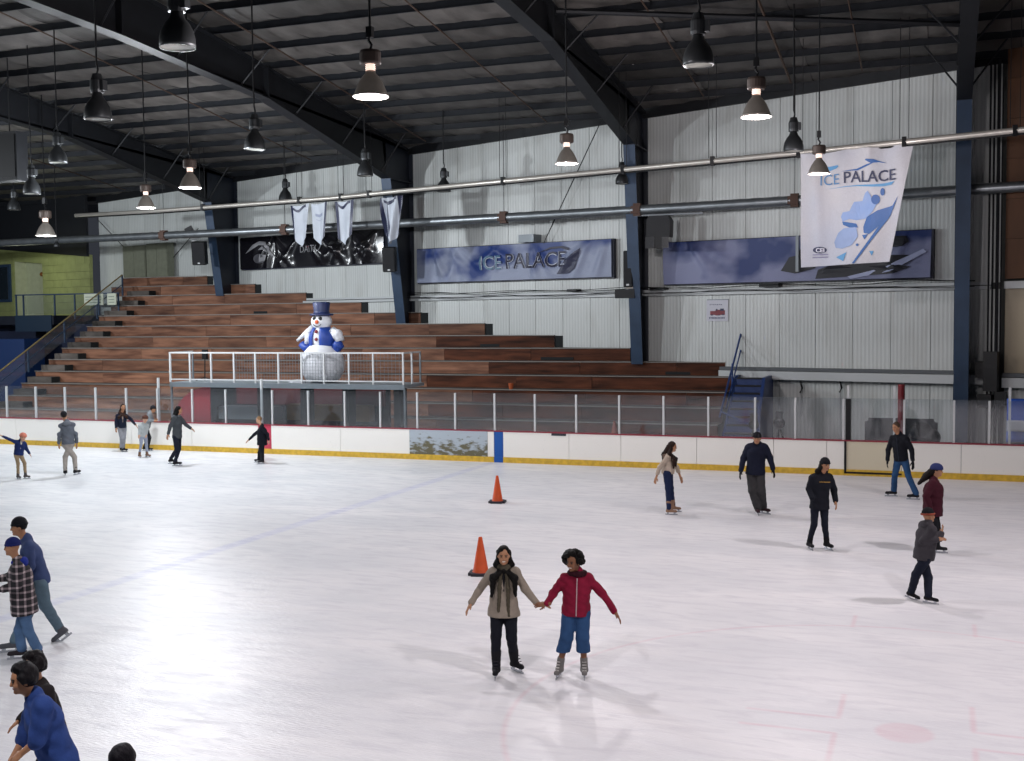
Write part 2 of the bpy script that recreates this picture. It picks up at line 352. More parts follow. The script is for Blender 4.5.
# dark recess and conduits right of the last column, then plywood over beige panels
m_ply = mat('plywood', '5e3c22', .65, var=.35, scale=1.2, stretch=(1, 1, .3), rnd=.2, bump=.1)
for i in range(6):
    for j in range(6):
        u0 = 23.0+i*1.6; z0 = 5.5+j*1.2+(.35 if i % 2 else 0)
        bm = B(); box(bm, u0+.01, u0+1.59, VF-.12, VF, z0 if j else 5.5, z0+1.19); obj('plywood_sheet', bm, m_ply, wall)
for i in range(7):
    bm = B(); box(bm, 23.0+i*1.25+.01, 24.24+i*1.25, VF-.05, VF, 2.64, 5.2); obj('wall_panel', bm, m_panel_beige, wall)
    bm = B(); box(bm, 23.0+i*1.25+.01, 24.24+i*1.25, VF-.05, VF, -.02, 2.2); obj('wall_panel', bm, m_panel, wall)
obj('rail', box(B(), 23.0, 34, VF-.2, VF, 5.2, 5.42), m_trim, wall)
cd = B()
for u, v, r in ((22.62, .6, .03), (22.72, .65, .03), (22.86, .6, .05), (22.95, .7, .02)): tube(cd, [(u, v, .3), (u, v, 12)], r, 6)
obj('conduit', cd, m_dark, wall)
bm = B(); box(bm, 22.4, 22.8, .3, .7, 1.6, 2.0); box(bm, 22.55, 22.95, .35, .7, 2.1, 3.3); box(bm, 22.9, 23.2, .3, .6, 1.7, 2.1); box(bm, 22.3, 22.7, .45, .8, 2.5, 3.0); obj('junction_box', bm, m_blackm, wall)

# upper left: navy cladding above, lit block wall below
m_block = mat('block_wall_lime', '8f9660', .75, var=.15, scale=2, bump=.15)
m_block2 = mat('block_wall_cream', 'b4b99a', .75, var=.1, bump=.1)
lw = empty('wall_left', (WO[0], WO[1], 0), OM, kind='structure')
nv = B(); prism(nv, [(-21.75, 7.85), (-34, 8.9), (-34, 12.4), (-21.75, 11.4)], 'y', .35, .5); obj('cladding', nv, m_soffit, lw)
for j in range(12):                                        # courses of painted blocks, alcove left open
    z0 = 3.9+j*.4
    if z0 > 8.2: break
    for i in range(14):
        u0 = -21.75-(i+1)*.8+(.4 if j % 2 else 0); u1 = u0+.8
        if u1 < -33: continue
        u1 = min(u1, -21.75)
        if u0 < -25.95 and u1 > -28.7 and z0 > 4.4: 
            if u1 > -25.95: u0 = -25.95
            elif u0 < -28.7: u1 = -28.7
            else: continue
        ztop = 7.85+(-21.75-(u0+u1)/2)*.085
        if z0+.39 > ztop: continue
        bm = B(); box(bm, u0+.006, u1-.006, .5, .7, z0+.006, z0+.394); obj('block', bm, m_block, lw)
bm = B(); box(bm, -33, -21.75, .52, .72, 3.5, 3.9); prism(bm, [(-21.75, 7.3), (-33, 8.2), (-33, 8.95), (-21.75, 7.95)], 'y', .52, .7)
box(bm, -33, -21.75, .66, .9, 3.9, 8.0) if False else None
obj('wall_base', bm, m_block, lw)
al = B(); box(al, -28.9, -25.8, 1.25, 1.3, 4.4, 8.5); box(al, -25.95, -25.85, .6, 1.3, 4.4, 8.5); box(al, -28.8, -28.7, .6, 1.3, 4.4, 8.5); obj('alcove', al, m_block2, lw)
wb = B(); box(wb, -30.6, -28.9, .40, .5, 5.6, 7.7); obj('window_frame', wb, m_navy2, lw)
obj('window_glass', box(B(), -30.5, -29.1, .38, .42, 5.75, 7.55), mat('dark_glass', '1d2730', .1), lw)
obj('side_cladding', box(B(), -34.2, -34, -22, .6, 4.0, 13), m_soffit, lw)
lamp = B(); sphere(lamp, (-26.9, 1.1, 7.1), .13); obj('wall_lamp', lamp, mat('amber_glass', '7a4a1a', .3), lw)

# ------------------------------------------------------------------ roof: purlins, deck panels, rods
ceil = empty('ceiling', (0, 0, 0), kind='structure')
m_purl = mat('purlin_steel', '1b1e24', .5, .35, var=.3, scale=2); m_deck = mat('deck_insulation', '575350', .55, var=.5, scale=1.4, stretch=(1.2, .6, 1), bump=.9, bscale=3, rnd=.6)
PY = [39.7+1.62*k for k in range(6, -23, -1)]
pb = B(); prism(pb, [(-.06, -.22), (.0, -.22), (.0, -.03), (.07, -.03), (.07, 0), (-.02, 0), (-.02, -.2), (-.06, -.2)], 'x', -52, 13)
pu = None
for y in PY:
    if pu is None: pu = obj('purlin', pb, m_purl, ceil, (0, y, roof(y)))
    else: again(pu, loc=(0, y, roof(y)))
dk = B(); DW = 3.5833
grid_surface(dk, 14, 6, lambda a, b_: (.01+a*(DW-.02), .02+b_*1.58, -.12*b_*1.62+.0-.07*math.sin(b_*PI)*(1+.35*math.sin(a*19+b_*3))-.012*math.sin(a*60+b_*5)))
dp = obj('deck_panel', dk, m_deck, ceil, (-47, PY[-1], roof(PY[-1])), smooth=True); first = True
for y in PY:
    if y < 19: continue
    for i in range(16):
        x = -47+i*DW
        if first: dp.location = (x, y, roof(y)); first = False
        else: again(dp, loc=(x, y, roof(y)))
bm = B(); prism(bm, [(-3, roof(-3)+.05), (54, roof(54)+.05), (54, roof(54)+.25), (-3, roof(-3)+.25)], 'x', -52, 13); obj('roof_deck', bm, m_dark, ceil)
m_rod = mat('rusty_rod', '4a3a30', .7, .3)
for x, y0 in ((-38, 20), (-31.9, 20), (-25.6, 16), (-19.4, 16), (-13.8, 16), (-7.62, 16), (-4.63, 18), (-2.37, 18), (4, 18)):
    obj('sag_rod', tube(B(), [(x, y0, roof(y0)-.3), (x, wall_y(x)-1.2, roof(wall_y(x)-1.2)-.3)], .025 if x not in (-4.63,) else .04, 5), m_rod, ceil)
obj('strut_tube', tube(B(), [(-10, 30.6, 12.9), (.6, 34.7, 12.45)], .08, 8), m_dark, ceil)

# ------------------------------------------------------------------ portal frames: column, tapered rafter, braces
def frame(xr, yf, yk, zk, zfoot):
    """xr: right edge of the inner flange; yf: flange foot; yk, zk: knee"""
    w_ = .42; xc = xr-w_/2; yb = wall_y(xc)-.02; r = empty('steel_column', (xc, 0, 0), kind='structure')
    fl = B(); prism(fl, [(yf, zfoot), (yf+.035, zfoot), (yk+.035, zk), (yk, zk)], 'x', -w_/2, w_/2); obj('column_flange', fl, m_navy2, r)
    wb_ = B(); prism(wb_, [(yf+.035, zfoot), (yb, zfoot), (yb, roof(yb)-.25), (yk-.3, roof(yk)-.28), (yk+.035, zk)], 'x', -.012, .012); obj('column_web', wb_, m_navy, r)  # front flange coloured as lit, web as shaded: light put into the paint
    bf = B(); prism(bf, [(yb-.035, zfoot), (yb, zfoot), (yb, roof(yb)-.25), (yb-.035, roof(yb)-.25)], 'x', -w_/2, w_/2); obj('column_flange', bf, m_navy, r)
    for z in (zk,):
        st = B(); box(st, -w_/2, w_/2, yk, yb, z-.02, z+.02); obj('stiffener', st, m_navy, r)
    ra = empty('roof_beam', (xc, 0, 0), kind='structure')
    prof = [(yk, zk), (yk-8.8, zk+1.62), (yk-16, zk+1.62+.45), (3, zk+1.62+1.1)]
    fb = B()
    for (a, za), (b_, zb) in zip(prof[:-1], prof[1:]): prism(fb, [(a, za), (b_, zb), (b_, zb+.035), (a, za+.035)], 'x', -w_/2, w_/2)
    obj('bottom_flange', fb, m_dark, ra)
    we = B(); prism(we, [(yk, zk+.035)]+[(a, z+.035) for a, z in prof[1:]]+[(3, roof(3)-.25), (yb, roof(yb)-.25), (yk+.03, roof(yk)-.25)], 'x', -.012, .012); obj('beam_web', we, m_dark, ra)
    tf = B(); prism(tf, [(3, roof(3)-.25), (yb, roof(yb)-.25), (yb, roof(yb)-.22), (3, roof(3)-.22)], 'x', -w_/2, w_/2); obj('top_flange', tf, m_dark, ra)
    for (a, za) in (prof[1], prof[2]):
        st = B(); box(st, -w_/2, w_/2, a-.03, a+.03, za, roof(a)-.25); obj('splice_plate', st, m_dark, ra)
    def zb(y):
        for (a, za), (b_, z2) in zip(prof[:-1], prof[1:]):
            if b_ <= y <= a: return za+(z2-za)*(y-a)/(b_-a)
        return zk
    br = None
    for y in [p for p in PY if 17 < p < yk+.2][::2]:
        for s in (-1, 1):
            bm = B(); tube(bm, [(s*.05, y, zb(y)+.1), (s*1.15, y, roof(y)-.18)], .03, 5); obj('flange_brace', bm, m_dark, ra)
frame(-31.1, 45.3, 44.5, 9.85, 5.6); frame(-20.7, 43.0, 41.8, 10.1, 4.2); frame(-10.0, 40.25, 39.25, 10.45, 2.75)
frame(.81, 37.45, 36.7, 10.75, 0)

# ------------------------------------------------------------------ pipes
m_pipe = mat('galvanised_duct', '8b9094', .35, .75, var=.2, scale=3); m_pipe1 = mat('white_pipe', 'b9b4ac', .3, .4); m_clamp = mat('brown_clamp', '4a2f22', .6)
def nearer(p, k=.955): return (p[0]*k, p[1]*k, 4.5+(p[2]-4.5)*k)
pw = [(-52, 44.6, 8.3), (-41, 43.3, 8.28), (-33.62, 42.7, 8.25), (-27.89, 41.9, 8.2), (-19.88, 41.0, 8.2), (-11.48, 39.8, 8.2), (-7.85, 39.3, 8.2), (-.63, 38.0, 8.2), (2.29, 37.4, 8.2), (9, 35.6, 8.2)]
duct = empty('duct_pipe', (0, 0, 0), 0, 'long ribbed galvanised duct running along the back wall above the banners', 'pipe')
pts = []
for (a, b_) in zip(pw[:-1], pw[1:]):
    for k in range(24): t = k/24; pts.append(tuple(a[i]+(b_[i]-a[i])*t for i in range(3)))
pts.append(pw[-1])
db = B(); R0 = .16
P_ = [Vector(p) for p in pts]; rings = []
for i, p in enumerate(P_):
    d = (P_[min(i+1, len(P_)-1)]-P_[max(i-1, 0)]).normalized(); a = d.cross(Vector((0, 0, 1))).normalized(); u_ = d.cross(a)
    rr = R0*(1+.05*(i % 2)); rings.append([db.verts.new(p+(a*math.cos(2*PI*k/12)+u_*math.sin(2*PI*k/12))*rr) for k in range(12)])
for i in range(len(rings)-1):
    for k in range(12): db.faces.new((rings[i][k], rings[i][(k+1) % 12], rings[i+1][(k+1) % 12], rings[i+1][k]))
db.faces.new(rings[0][::-1]); db.faces.new(rings[-1])
obj('pipe_body', db, m_pipe, duct, smooth=True)
def on_path(path, x):
    for a, b_ in zip(path[:-1], path[1:]):
        if a[0] <= x <= b_[0]: t = (x-a[0])/(b_[0]-a[0]); return tuple(a[i]+(b_[i]-a[i])*t for i in range(3))
for x in (-32.2, -25.5, -15.3, -10.0, -4.5):
    p = on_path(pw, x); bm = B(); bmesh.ops.create_cube(bm, size=.44, matrix=Matrix.Translation(p)); bmesh.ops.bevel(bm, geom=bm.edges[:], offset=.09, segments=2, affect='EDGES'); obj('clamp', bm, m_clamp, duct)
    obj('hanger_rod', tube(B(), [(p[0], p[1], p[2]+.2), (p[0], p[1], roof(p[1])-.1)], .012, 5), m_blackm, duct)
pp = [(-38.5, 44.2, 9.5), (-33.67, 44.0, 9.5), (-23.58, 42.45, 9.5), (-20.7, 41.5, 9.5), (-8.15, 38.04, 9.5), (-4.14, 36.95, 9.5), (2.1, 34.9, 9.5), (9, 32.8, 9.5)]; pp = [nearer(p) for p in pp]
hp = empty('heater_pipe', (0, 0, 0), 0, 'bright straight pipe on hangers in front of the upper wall, carrying pennants and a banner', 'pipe')
obj('pipe_body', tube(B(), pp, .085, 10), m_pipe1, hp, smooth=True)
obj('pipe_bracket', tube(B(), [(x, y, z-.1) for x, y, z in pp], .035, 6), m_blackm, hp)
for x in (-29.5, -24.3, -22.2, -20.7, -14.5, -9.8, -6.7, -4.0, -1.0, 1.8):
    p = on_path(pp, x); bm = B(); box(bm, p[0]-.06, p[0]+.06, p[1]-.1, p[1]+.1, p[2]-.14, p[2]+.14); obj('clamp', bm, m_blackm, hp)
    for s in (-.12, .12): obj('hanger_rod', tube(B(), [(p[0]+s, p[1], p[2]+.1), (p[0]+s, p[1], roof(p[1])-.1)], .01, 5), m_blackm, hp)
# ------------------------------------------------------------------ bleachers
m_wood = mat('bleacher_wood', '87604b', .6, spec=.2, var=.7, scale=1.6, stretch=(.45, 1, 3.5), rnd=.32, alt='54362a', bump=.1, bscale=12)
m_wood_shaded = mat('bleacher_wood_shaded', '5a3322', .6, spec=.15, var=.7, scale=1.6, stretch=(.45, 1, 3.5), rnd=.35, alt='28160f', bump=.1, bscale=12)  # same planks, with the shade of the right end put into the colour
m_deckw = mat('bleacher_deck', '6c6560', .7, spec=.2, var=.35, scale=2, stretch=(.4, 1, 1), rnd=.2, alt='3d3935'); m_nose = mat('nosing_strip', '8d8883', .55, .1)
m_void = mat('dark_end_and_shadow', '0f1416', .8)
bl = empty('bleachers', (0, 38.75, 0), 0, 'stepped wooden bleachers of worn brown planks rising behind the rink to the back wall', 'bleachers')
XL0 = -36.9
def row_y(i): return .83*i            # local to 38.75
def row_z(i): return 1.88+.475*i
random.seed(11)
ends = {}
for i in range(-3, 11):
    y, z = row_y(i), row_z(i); zb = row_z(i-1) if i > -3 else -.02
    xe = min(-6.7, WO[0]+(38.75+y-WO[1]-1.1*nW[1])/dW[1]*dW[0]+1.1*nW[0]) if i > 1 else -6.7
    ends[i] = xe
    wend = xe-(.45 if i > 2 else .02)
    XL = XL0 if i < 9 else -38.2
    x = XL; k = 0
    while x < wend-.01:
        ln = random.choice((2.9, 3.6, 3.6, 4.3)); x1 = x+ln
        if wend-x1 < 1.2: x1 = wend
        dy = random.uniform(-.012, .008)
        bm = B(); box(bm, x+.006, x1-.006, 0, .03, 0, z-zb-.035)
        obj('riser_board', bm, m_wood_shaded if (x+x1)/2 > -17 else m_wood, bl, (0, y+dy, zb), (0, 0, 0))
        if i < 10:
            last = i > 2 and x1 == wend; bk = min(.78, max(.1, .78 if not last else .0)); sk = .8/.258
            bm = B(); prism(bm, [(x+.006, -.03), (x1-.006, -.03)]+([(x1-.006, .08), (max(x+.01, x1-sk*.9), .80)] if last else [(x1-.006, .80)])+[(x+.006, .80)], 'z', -.035, 0); obj('deck_board', bm, m_deckw, bl, (0, y, z))
        x = x1
    obj('nosing_strip', box(B(), XL, wend, -.04, -.025, -.022, .004), m_nose, bl, (0, y, z))
    if i > 2: obj('end_panel', box(B(), wend, xe-.03, .03, .10, 0, z-zb-.03), m_void, bl, (0, y, zb))
XL = XL0
for i in range(-2, 9):                                            # half steps of the aisle at the left end
    bm = B(); box(bm, XL+.02, XL+1.3, .33, .83, 0, .24); o = obj('aisle_step', bm, m_deckw, bl, (0, row_y(i), row_z(i)))
    obj('step_end', box(B(), XL+1.3, XL+1.33, .33, .83, 0, .24), m_void, bl, (0, row_y(i), row_z(i)))
bm = B(); box(bm, XL-.0, XL+.03, .05, 8.3, 0, .5)
sb = B(); prism(sb, [(row_y(-3), 0), (row_y(10)+.8, 0), (row_y(10)+.8, row_z(9)-.03)]+[(row_y(i)+.83*0+.0, row_z(i-1)-.04) for i in range(10, -3, -1)], 'x', XL+.05, XL+.1); obj('side_panel', sb, m_dark, bl); bm.free()
# dark strips that stand in for wedge shadows on the risers
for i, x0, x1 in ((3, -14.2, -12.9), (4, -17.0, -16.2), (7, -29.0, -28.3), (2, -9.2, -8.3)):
    obj('shadow_strip', box(B(), x0, x1, -.02, 0, .02, .13), m_void, bl, (0, row_y(i), row_z(i-1)))
# ------------------------------------------------------------------ stair railing at the left end of the bleachers
m_brass = mat('tan_handrail', '8c7d55', .4, .2)
sr = empty('stair_railing', (-37.05, 37.67, 1.5), 0, 'long sloping handrail with blue posts climbing the left edge of the bleachers', 'railing')
def rz(y): return 2.4+(y-37.67)*.541-1.5
ys = [36.6, 39.35, 41.6, 43.9, 45.62]
obj('top_rail', tube(B(), [(0, 35.2-37.67, rz(35.2)), (0, 45.62-37.67, rz(45.62))], .035, 8), m_brass, sr)
obj('mid_rail', tube(B(), [(0, 35.2-37.67, rz(35.2)-.45), (0, 45.62-37.67, rz(45.62)-.45)], .02, 6), m_navy2, sr)
for y in ys: obj('post', box(B(), -.03, .03, y-37.67-.03, y-37.67+.03, rz(y)-1.0, rz(y)), m_navy2, sr)
m_mesh = m_glass
obj('glass_panel', prism(B(), [(35.2-37.67, rz(35.2)-.9), (45.6-37.67, rz(45.6)-.9), (45.6-37.67, rz(45.6)-.06), (35.2-37.67, rz(35.2)-.06)], 'x', -.005, .005), m_glass, sr)
# ------------------------------------------------------------------ blue side stair at the right end
m_royal = mat('royal_blue_paint', '20386b', .5, var=.15)
st = empty('side_stair', (-6.0, 38.2, 0), 0, 'dark blue side stair and railing at the right end of the bleachers', 'stair')
bm = B(); prism(bm, [(-2.2, 0), (2.3, 0), (2.3, 2.42), (1.2, 2.42)], 'x', -.55, -.45); prism(bm, [(-1.6, 0), (2.3, 0), (2.3, 2.42), (-.1, 2.42), (-1.2, 1.3)], 'x', .55, .65); obj('side_panel', bm, m_royal, st)
for k in range(10):
    obj('tread', box(B(), -.45, .55, -2.2+k*.34, -1.84+k*.34, .2+.235*k, .24+.235*k), m_dark, st)
for k in range(10): obj('riser', box(B(), -.45, .55, -2.18+k*.34, -2.15+k*.34, 0, .2+.235*k), m_royal, st)
obj('back_panel', box(B(), -.45, .55, 2.25, 2.3, 0, 2.42), m_royal, st)
rl = B(); tube(rl, [(-.5, 2.2, 2.45), (-.5, 2.2, 3.9)], .035, 6); tube(rl, [(-.5, 2.2, 3.9), (-.62, -.2, 1.95), (-.65, -1.2, 1.2)], .035, 6); tube(rl, [(-.5, 2.2, 3.35), (-.62, -.2, 1.4)], .025, 6); tube(rl, [(-.6, .9, 1.5), (-.6, .9, 2.84)], .03, 6)
obj('handrail', rl, mat('blue_rail', '27437c', .4, .2), st)
rl = B(); tube(rl, [(-.45, -2.1, 1.45), (.75, -2.2, .95)], .03, 6); obj('handrail', rl, MATS['blue_rail'], st)
# ------------------------------------------------------------------ balcony and lit room at the upper left
ba = empty('balcony', (-41, 44.2, 0), 0, 'navy balcony with glass balustrade in front of the lime green wall', 'balcony')
obj('slab', box(B(), -4.5, 1.1, -.1, 3.6, 4.35, 4.78), m_navy, ba); obj('slab', box(B(), 1.1, 4.0, 1.9, 3.6, 4.35, 4.78), m_navy, ba)
obj('fascia', box(B(), -1.2, 1.0, -.16, -.1, 4.02, 4.8), mat('teal_blue', '12283c', .5), ba)
obj('top_rail', box(B(), -1.3, 4.9, -.03, .03, 5.76, 5.82), m_navy2, ba)
for x in (-1.24, -.8, 1.1, 2.3, 3.6, 4.85): obj('post', box(B(), x-.03, x+.03, -.03, .03, 4.78 if x < 1.2 else 4.6, 5.78), m_navy2, ba)
for a, b_ in ((-.75, 1.05), (1.15, 2.25), (2.35, 3.55), (3.65, 4.8)): obj('glass_panel', box(B(), a, b_, -.006, .006, 4.85, 5.72), m_glass, ba)
bl_ = B(); box(bl_, -5, 4, 1.2, 1.35, 0, 4.35); obj('wall_lower_left', bl_, mat('deep_blue_wall', '0f1c38', .6, var=.1)); bl_ = bpy.data.objects['wall_lower_left']; bl_.location = (-41, 44.2, 0); struct(bl_)
bb = B(); box(bb, -4, .3, -.2, 1.1, 0, 3.68); o = obj('trim_1', bb, mat('bright_blue_wall', '15305e', .55)); o.location = (-41, 43.2, 0); struct(o)
for k, (x0, x1) in enumerate(((-37.97, -36.88), (-36.63, -36.13))):
    o = obj('notice_board', box(B(), x0, x1, 44.0, 44.05, 5.24, 5.78), mat('paper_white', 'c6cbb8', .6))
    tag(o, ('wide', 'narrow')[k]+' pale notice board behind the balcony railing at the top left', 'notice board')
    ln = B()
    for q in range(3): box(ln, x0+.08, x1-.1, 43.99, 44.0, 5.35+q*.13, 5.38+q*.13)
    obj('printed_lines', ln, mat('faint_ink', '6d7a70', .7), o)
for k, (u0, u1, z1) in enumerate(((-18.85, -17.1, 8.25), (-17.0, -15.4, 8.3))):
    t = empty('storage_cabinet', (*wv((u0+u1)/2, .45), 6.65), OM, ('left', 'right')[k]+' one of two dull green cabinets standing against the wall above the top bleacher row', 'cabinet')
    h = z1-6.65; wd = (u1-u0)/2
    bm = B(); box(bm, -wd, wd, 0, .4, 0, h); obj('body', bm, mat('olive_cabinet', '757868', .6, var=.15), t)
    for s in (-1, 1): obj('door', box(B(), -wd+.03 if s < 0 else .01, -.01 if s < 0 else wd-.03, -.03, 0, .04, h-.05), MATS['olive_cabinet'], t)
# ------------------------------------------------------------------ players' box with stage on top
m_steel = mat('painted_steel', '8f989e', .45, .3); m_mar = mat('maroon_padding', '5c2227', .6, var=.2); m_tan = mat('tan_bench', '8b6b3a', .6, var=.2)
pb_ = empty('players_box', (-20.4, 33.35, 0), 0, 'glass fronted players box with grey stage deck on its roof', 'players box')
X0, X1 = -25.15+20.4, -16.1+20.4
obj('stage_deck', box(B(), X0, X1, -.02, 1.45, 2.24, 2.34), m_steel, pb_)
obj('fascia', box(B(), X0, X1, -.06, -.02, 2.18, 2.34), mat('fascia_steel', '70797f', .5, .3), pb_)
for x in (X0+.03, X1-.03): obj('corner_post', box(B(), x-.03, x+.03, -.02, .04, 0, 2.2), m_grey_metal, pb_)
obj('back_wall', box(B(), X0, X1-1.7, 2.3, 2.35, 0, 2.2), m_dark, pb_)
obj('padding', box(B(), X0+1.2, X0+7.2, 2.2, 2.3, 1.45, 2.1), m_mar, pb_)
obj('bench', box(B(), X0+3.6, X1-2.2, 1.7, 2.1, .95, 1.5), m_tan, pb_)
obj('bench', box(B(), X0+.9, X0+3.2, 1.5, 2.1, .95, 1.4), m_steel, pb_)
for x in (X0+3.3, X0+5.0, X0+6.6, X0+8.5): obj('partition', box(B(), x-.12, x+.12, .5, 1.0, 0, 2.2), m_void, pb_)
bm = B()
arc = [(X0+.05, .99)]+[(X0+.05+1.5*(1-math.cos(t)), .99+1.2*math.sin(t)) for t in np.linspace(0.15, PI/2, 10)]+[(X0+1.55, .99)]
prism(bm, arc, 'y', .08, .12); obj('curved_panel', bm, mat('red_plastic', '96202c', .4), pb_)
rg = empty('stage_railing', (-20.4, 33.42, 2.34), 0, 'white post railing with wire netting along the stage above the players box', 'railing')
fp = [-25.2, -24.38, -23.51, -22.59, -21.74, -20.84, -19.95, -19.1, -18.17, -17.28, -16.2]
for x in fp: obj('post', box(B(), -.027, .027, -.027, .027, 0, 1.03), m_white_metal, rg, (x+20.4, 0, 0))
for x in (-25.2, -16.2): obj('post', box(B(), -.025, .025, -.025, .025, 0, 1.03), m_grey_metal, rg, (x+20.4, 1.3, 0))
obj('top_rail', box(B(), -4.83, 4.23, -.03, .03, 1.0, 1.05), m_white_metal, rg); obj('bottom_rail', box(B(), -4.83, 4.23, -.02, .02, .08, .12), m_white_metal, rg)
obj('post', box(B(), -.025, .025, -.025, .025, 0, 1.03), m_white_metal, rg, (4.2, .65, 0))
for x in (-4.8, 4.2): obj('side_rail', box(B(), x-.025, x+.025, 0, 1.3, 1.0, 1.05), m_white_metal, rg)
for a, b_ in zip(fp[3:-1], fp[4:]):
    bm = B(); n = 8
    for k in range(1, n): x = a+(b_-a)*k/n+20.4; box(bm, x-.004, x+.004, -.004, .004, .12, 1.0)
    for k in range(1, 8): z = .12+.88*k/8; box(bm, a+20.43, b_+20.37, -.004, .004, z-.004, z+.004)
    tag(obj('wire_netting', bm, m_grey_metal, rg), kind='stuff')
o = empty('microphone_stand', (-24.55, 34.5, 2.34), 0, 'thin black stand on the stage behind the left end of the white railing', 'stand')
obj('pole', tube(B(), [(0, 0, 0), (.03, 0, 1.0)], .02, 6), m_blackm, o); obj('head', box(B(), -.06, .12, -.06, .06, .75, 1.1), m_blackm, o)
bm = B(); [tube(bm, [(0, 0, .12), (.35*math.cos(a), .35*math.sin(a), 0)], .012, 5) for a in (0, 2.1, 4.2)]; obj('tripod_base', bm, m_blackm, o)
# ------------------------------------------------------------------ inflatable snowman
m_snow = mat('white_nylon', 'd6d7dc', .6, bump=.25, bscale=6); m_sblue = mat('blue_nylon', '1b3f94', .5, bump=.25, bscale=6); m_hat = mat('navy_nylon', '1e2a55', .5)
sn = empty('inflatable_snowman', (-19.55, 34.12, 2.34), 0, 'large white inflatable snowman with navy top hat and blue vest on the stage', 'inflatable')
bm = B(); lathe(bm, [(.35, .0), (.6, .12), (.76, .45), (.78, .75), (.7, 1.05), (.52, 1.27), (.4, 1.38)], 28, cap0=True, cap1=True); obj('lower_ball', bm, m_snow, sn, smooth=True)
bm = B(); lathe(bm, [(.38, 1.3), (.43, 1.45), (.44, 1.65), (.38, 1.85), (.25, 2.02)], 24, cap0=True, cap1=True)
for v in bm.verts: v.co.y *= .85
obj('torso', bm, m_snow, sn, smooth=True)
bm = B()                                                    # blue vest, open wedge at the front
for k0, k1 in ((-PI/2+.22, PI+.2), (PI+.2, 3*PI/2-.38)):
    pass
def vest(a, b_):
    th = -PI/2+.2+a*(2*PI-.62); z = 1.3+b_*.72; r = np.interp(z, [1.3, 1.45, 1.65, 1.85, 2.02], [.46, .475, .48, .42, .3])
    sh = .28*(1-b_)*(.5 if th > PI/2 else .0); return (r*math.cos(th), r*math.sin(th)*.88, z)
grid_surface(bm, 28, 8, vest); o = obj('vest', bm, m_sblue, sn, smooth=True); o.modifiers.new('s', 'SOLIDIFY').thickness = .03
bm = B(); sphere(bm, (0, -.02, 2.22), .36, 24, 16, (1.05, .95, .92)); obj('head', bm, m_snow, sn, smooth=True)
bm = B(); lathe(bm, [(.0, 2.44), (.40, 2.43), (.42, 2.47), (.40, 2.5), (.29, 2.51), (.27, 2.6), (.31, 2.88), (.28, 2.92), (0, 2.92)], 28); obj('top_hat', bm, m_hat, sn, smooth=True)
m_bk = mat('black_plastic', '0c0c0e', .35); m_or = mat('orange_nose', 'd8602f', .5)
hd_ = [c for c in sn.children if c.name.startswith('head')][0]
for s in (-.115, .115):
    bm = B(); sphere(bm, (s, -.325, 2.33), .075, 12, 8, (1, .4, 1)); obj('eye', bm, m_bk, hd_)
bm = B(); sphere(bm, (0, -.37, 2.2), .075, 12, 8, (1, .9, 1)); obj('nose', bm, m_or, hd_)
obj('mouth', tube(B(), [(.17*math.sin(t), -.31-.05*math.cos(t), 2.18-.13*math.cos(t)) for t in np.linspace(-1.1, 1.1, 9)], .012, 5), m_bk, hd_)
for z in (1.86, 1.58):
    bm = B(); sphere(bm, (-.02, -.385 if z > 1.7 else -.40, z), .065, 12, 8, (1, .6, 1)); obj('button', bm, mat('red_button', '7a1f24', .4), sn)
bm = B(); tube(bm, [(.38, 0, 1.9), (.62, 0, 1.72), (.72, -.02, 1.5)], .16, 12, .17); sphere(bm, (.60, 0, 1.74), .2); obj('arm', bm, m_snow, sn, smooth=True)
bm = B(); tube(bm, [(.45, -.02, 1.3), (.6, -.02, 1.22), (.74, -.02, 1.4)], .16, 12, .15); sphere(bm, (.62, -.02, 1.35), .2); obj('mitten', bm, m_sblue, sn, smooth=True)
bm = B(); tube(bm, [(-.35, 0, 1.95), (-.6, 0, 1.82), (-.98, -.02, 1.52)], .16, 12, .05); tube(bm, [(-.5, 0, 1.8), (-.62, 0, 1.4)], .16, 12, .08); obj('arm', bm, m_snow, sn, smooth=True)
bm = B(); tube(bm, [(-.42, -.02, 1.3), (-.66, -.02, 1.25), (-.82, -.02, 1.42)], .15, 12, .13); obj('mitten', bm, m_sblue, sn, smooth=True)
bm = B(); lathe(bm, [(.0, 0), (.3, 0), (.3, .08), (.12, .12), (0, .13)], 16); o = obj('blower', bm, m_snow, sn, (-.85, -.3, 0))
sn.scale = (.97, .9, .93)
# ------------------------------------------------------------------ text and artwork helpers
def text_mesh(body, width, height=None, extr=.004, weight=0):
    cu = bpy.data.curves.new('lettering', 'FONT'); cu.body = body; cu.size = 1; cu.extrude = 0; cu.offset = weight; cu.resolution_u = 3
    o = bpy.data.objects.new('t', cu); C.objects.link(o); dg = bpy.context.evaluated_depsgraph_get()
    me = bpy.data.meshes.new_from_object(o.evaluated_get(dg)); bpy.data.objects.remove(o); bpy.data.curves.remove(cu)
    bm = B(); bm.from_mesh(me); bpy.data.meshes.remove(me)
    xs = [v.co.x for v in bm.verts]; ys_ = [v.co.y for v in bm.verts]; x0, x1, y0, y1 = min(xs), max(xs), min(ys_), max(ys_)
    kx = width/(x1-x0); ky = kx if height is None else height/(y1-y0)
    for v in bm.verts: v.co = Vector(((v.co.x-x0)*kx, (v.co.y-y0)*ky, 0))
    return bm
def conform(name, bm, fn, m, parent, sub=0):
    if sub: bmesh.ops.triangulate(bm, faces=bm.faces[:]); bmesh.ops.subdivide_edges(bm, edges=bm.edges[:], cuts=sub, use_grid_fill=True)
    for v in bm.verts: v.co = Vector(fn(v.co.x, v.co.y))
    me = bpy.data.meshes.new(name); bm.to_mesh(me); bm.free(); return link_mesh(name, me, m, parent)
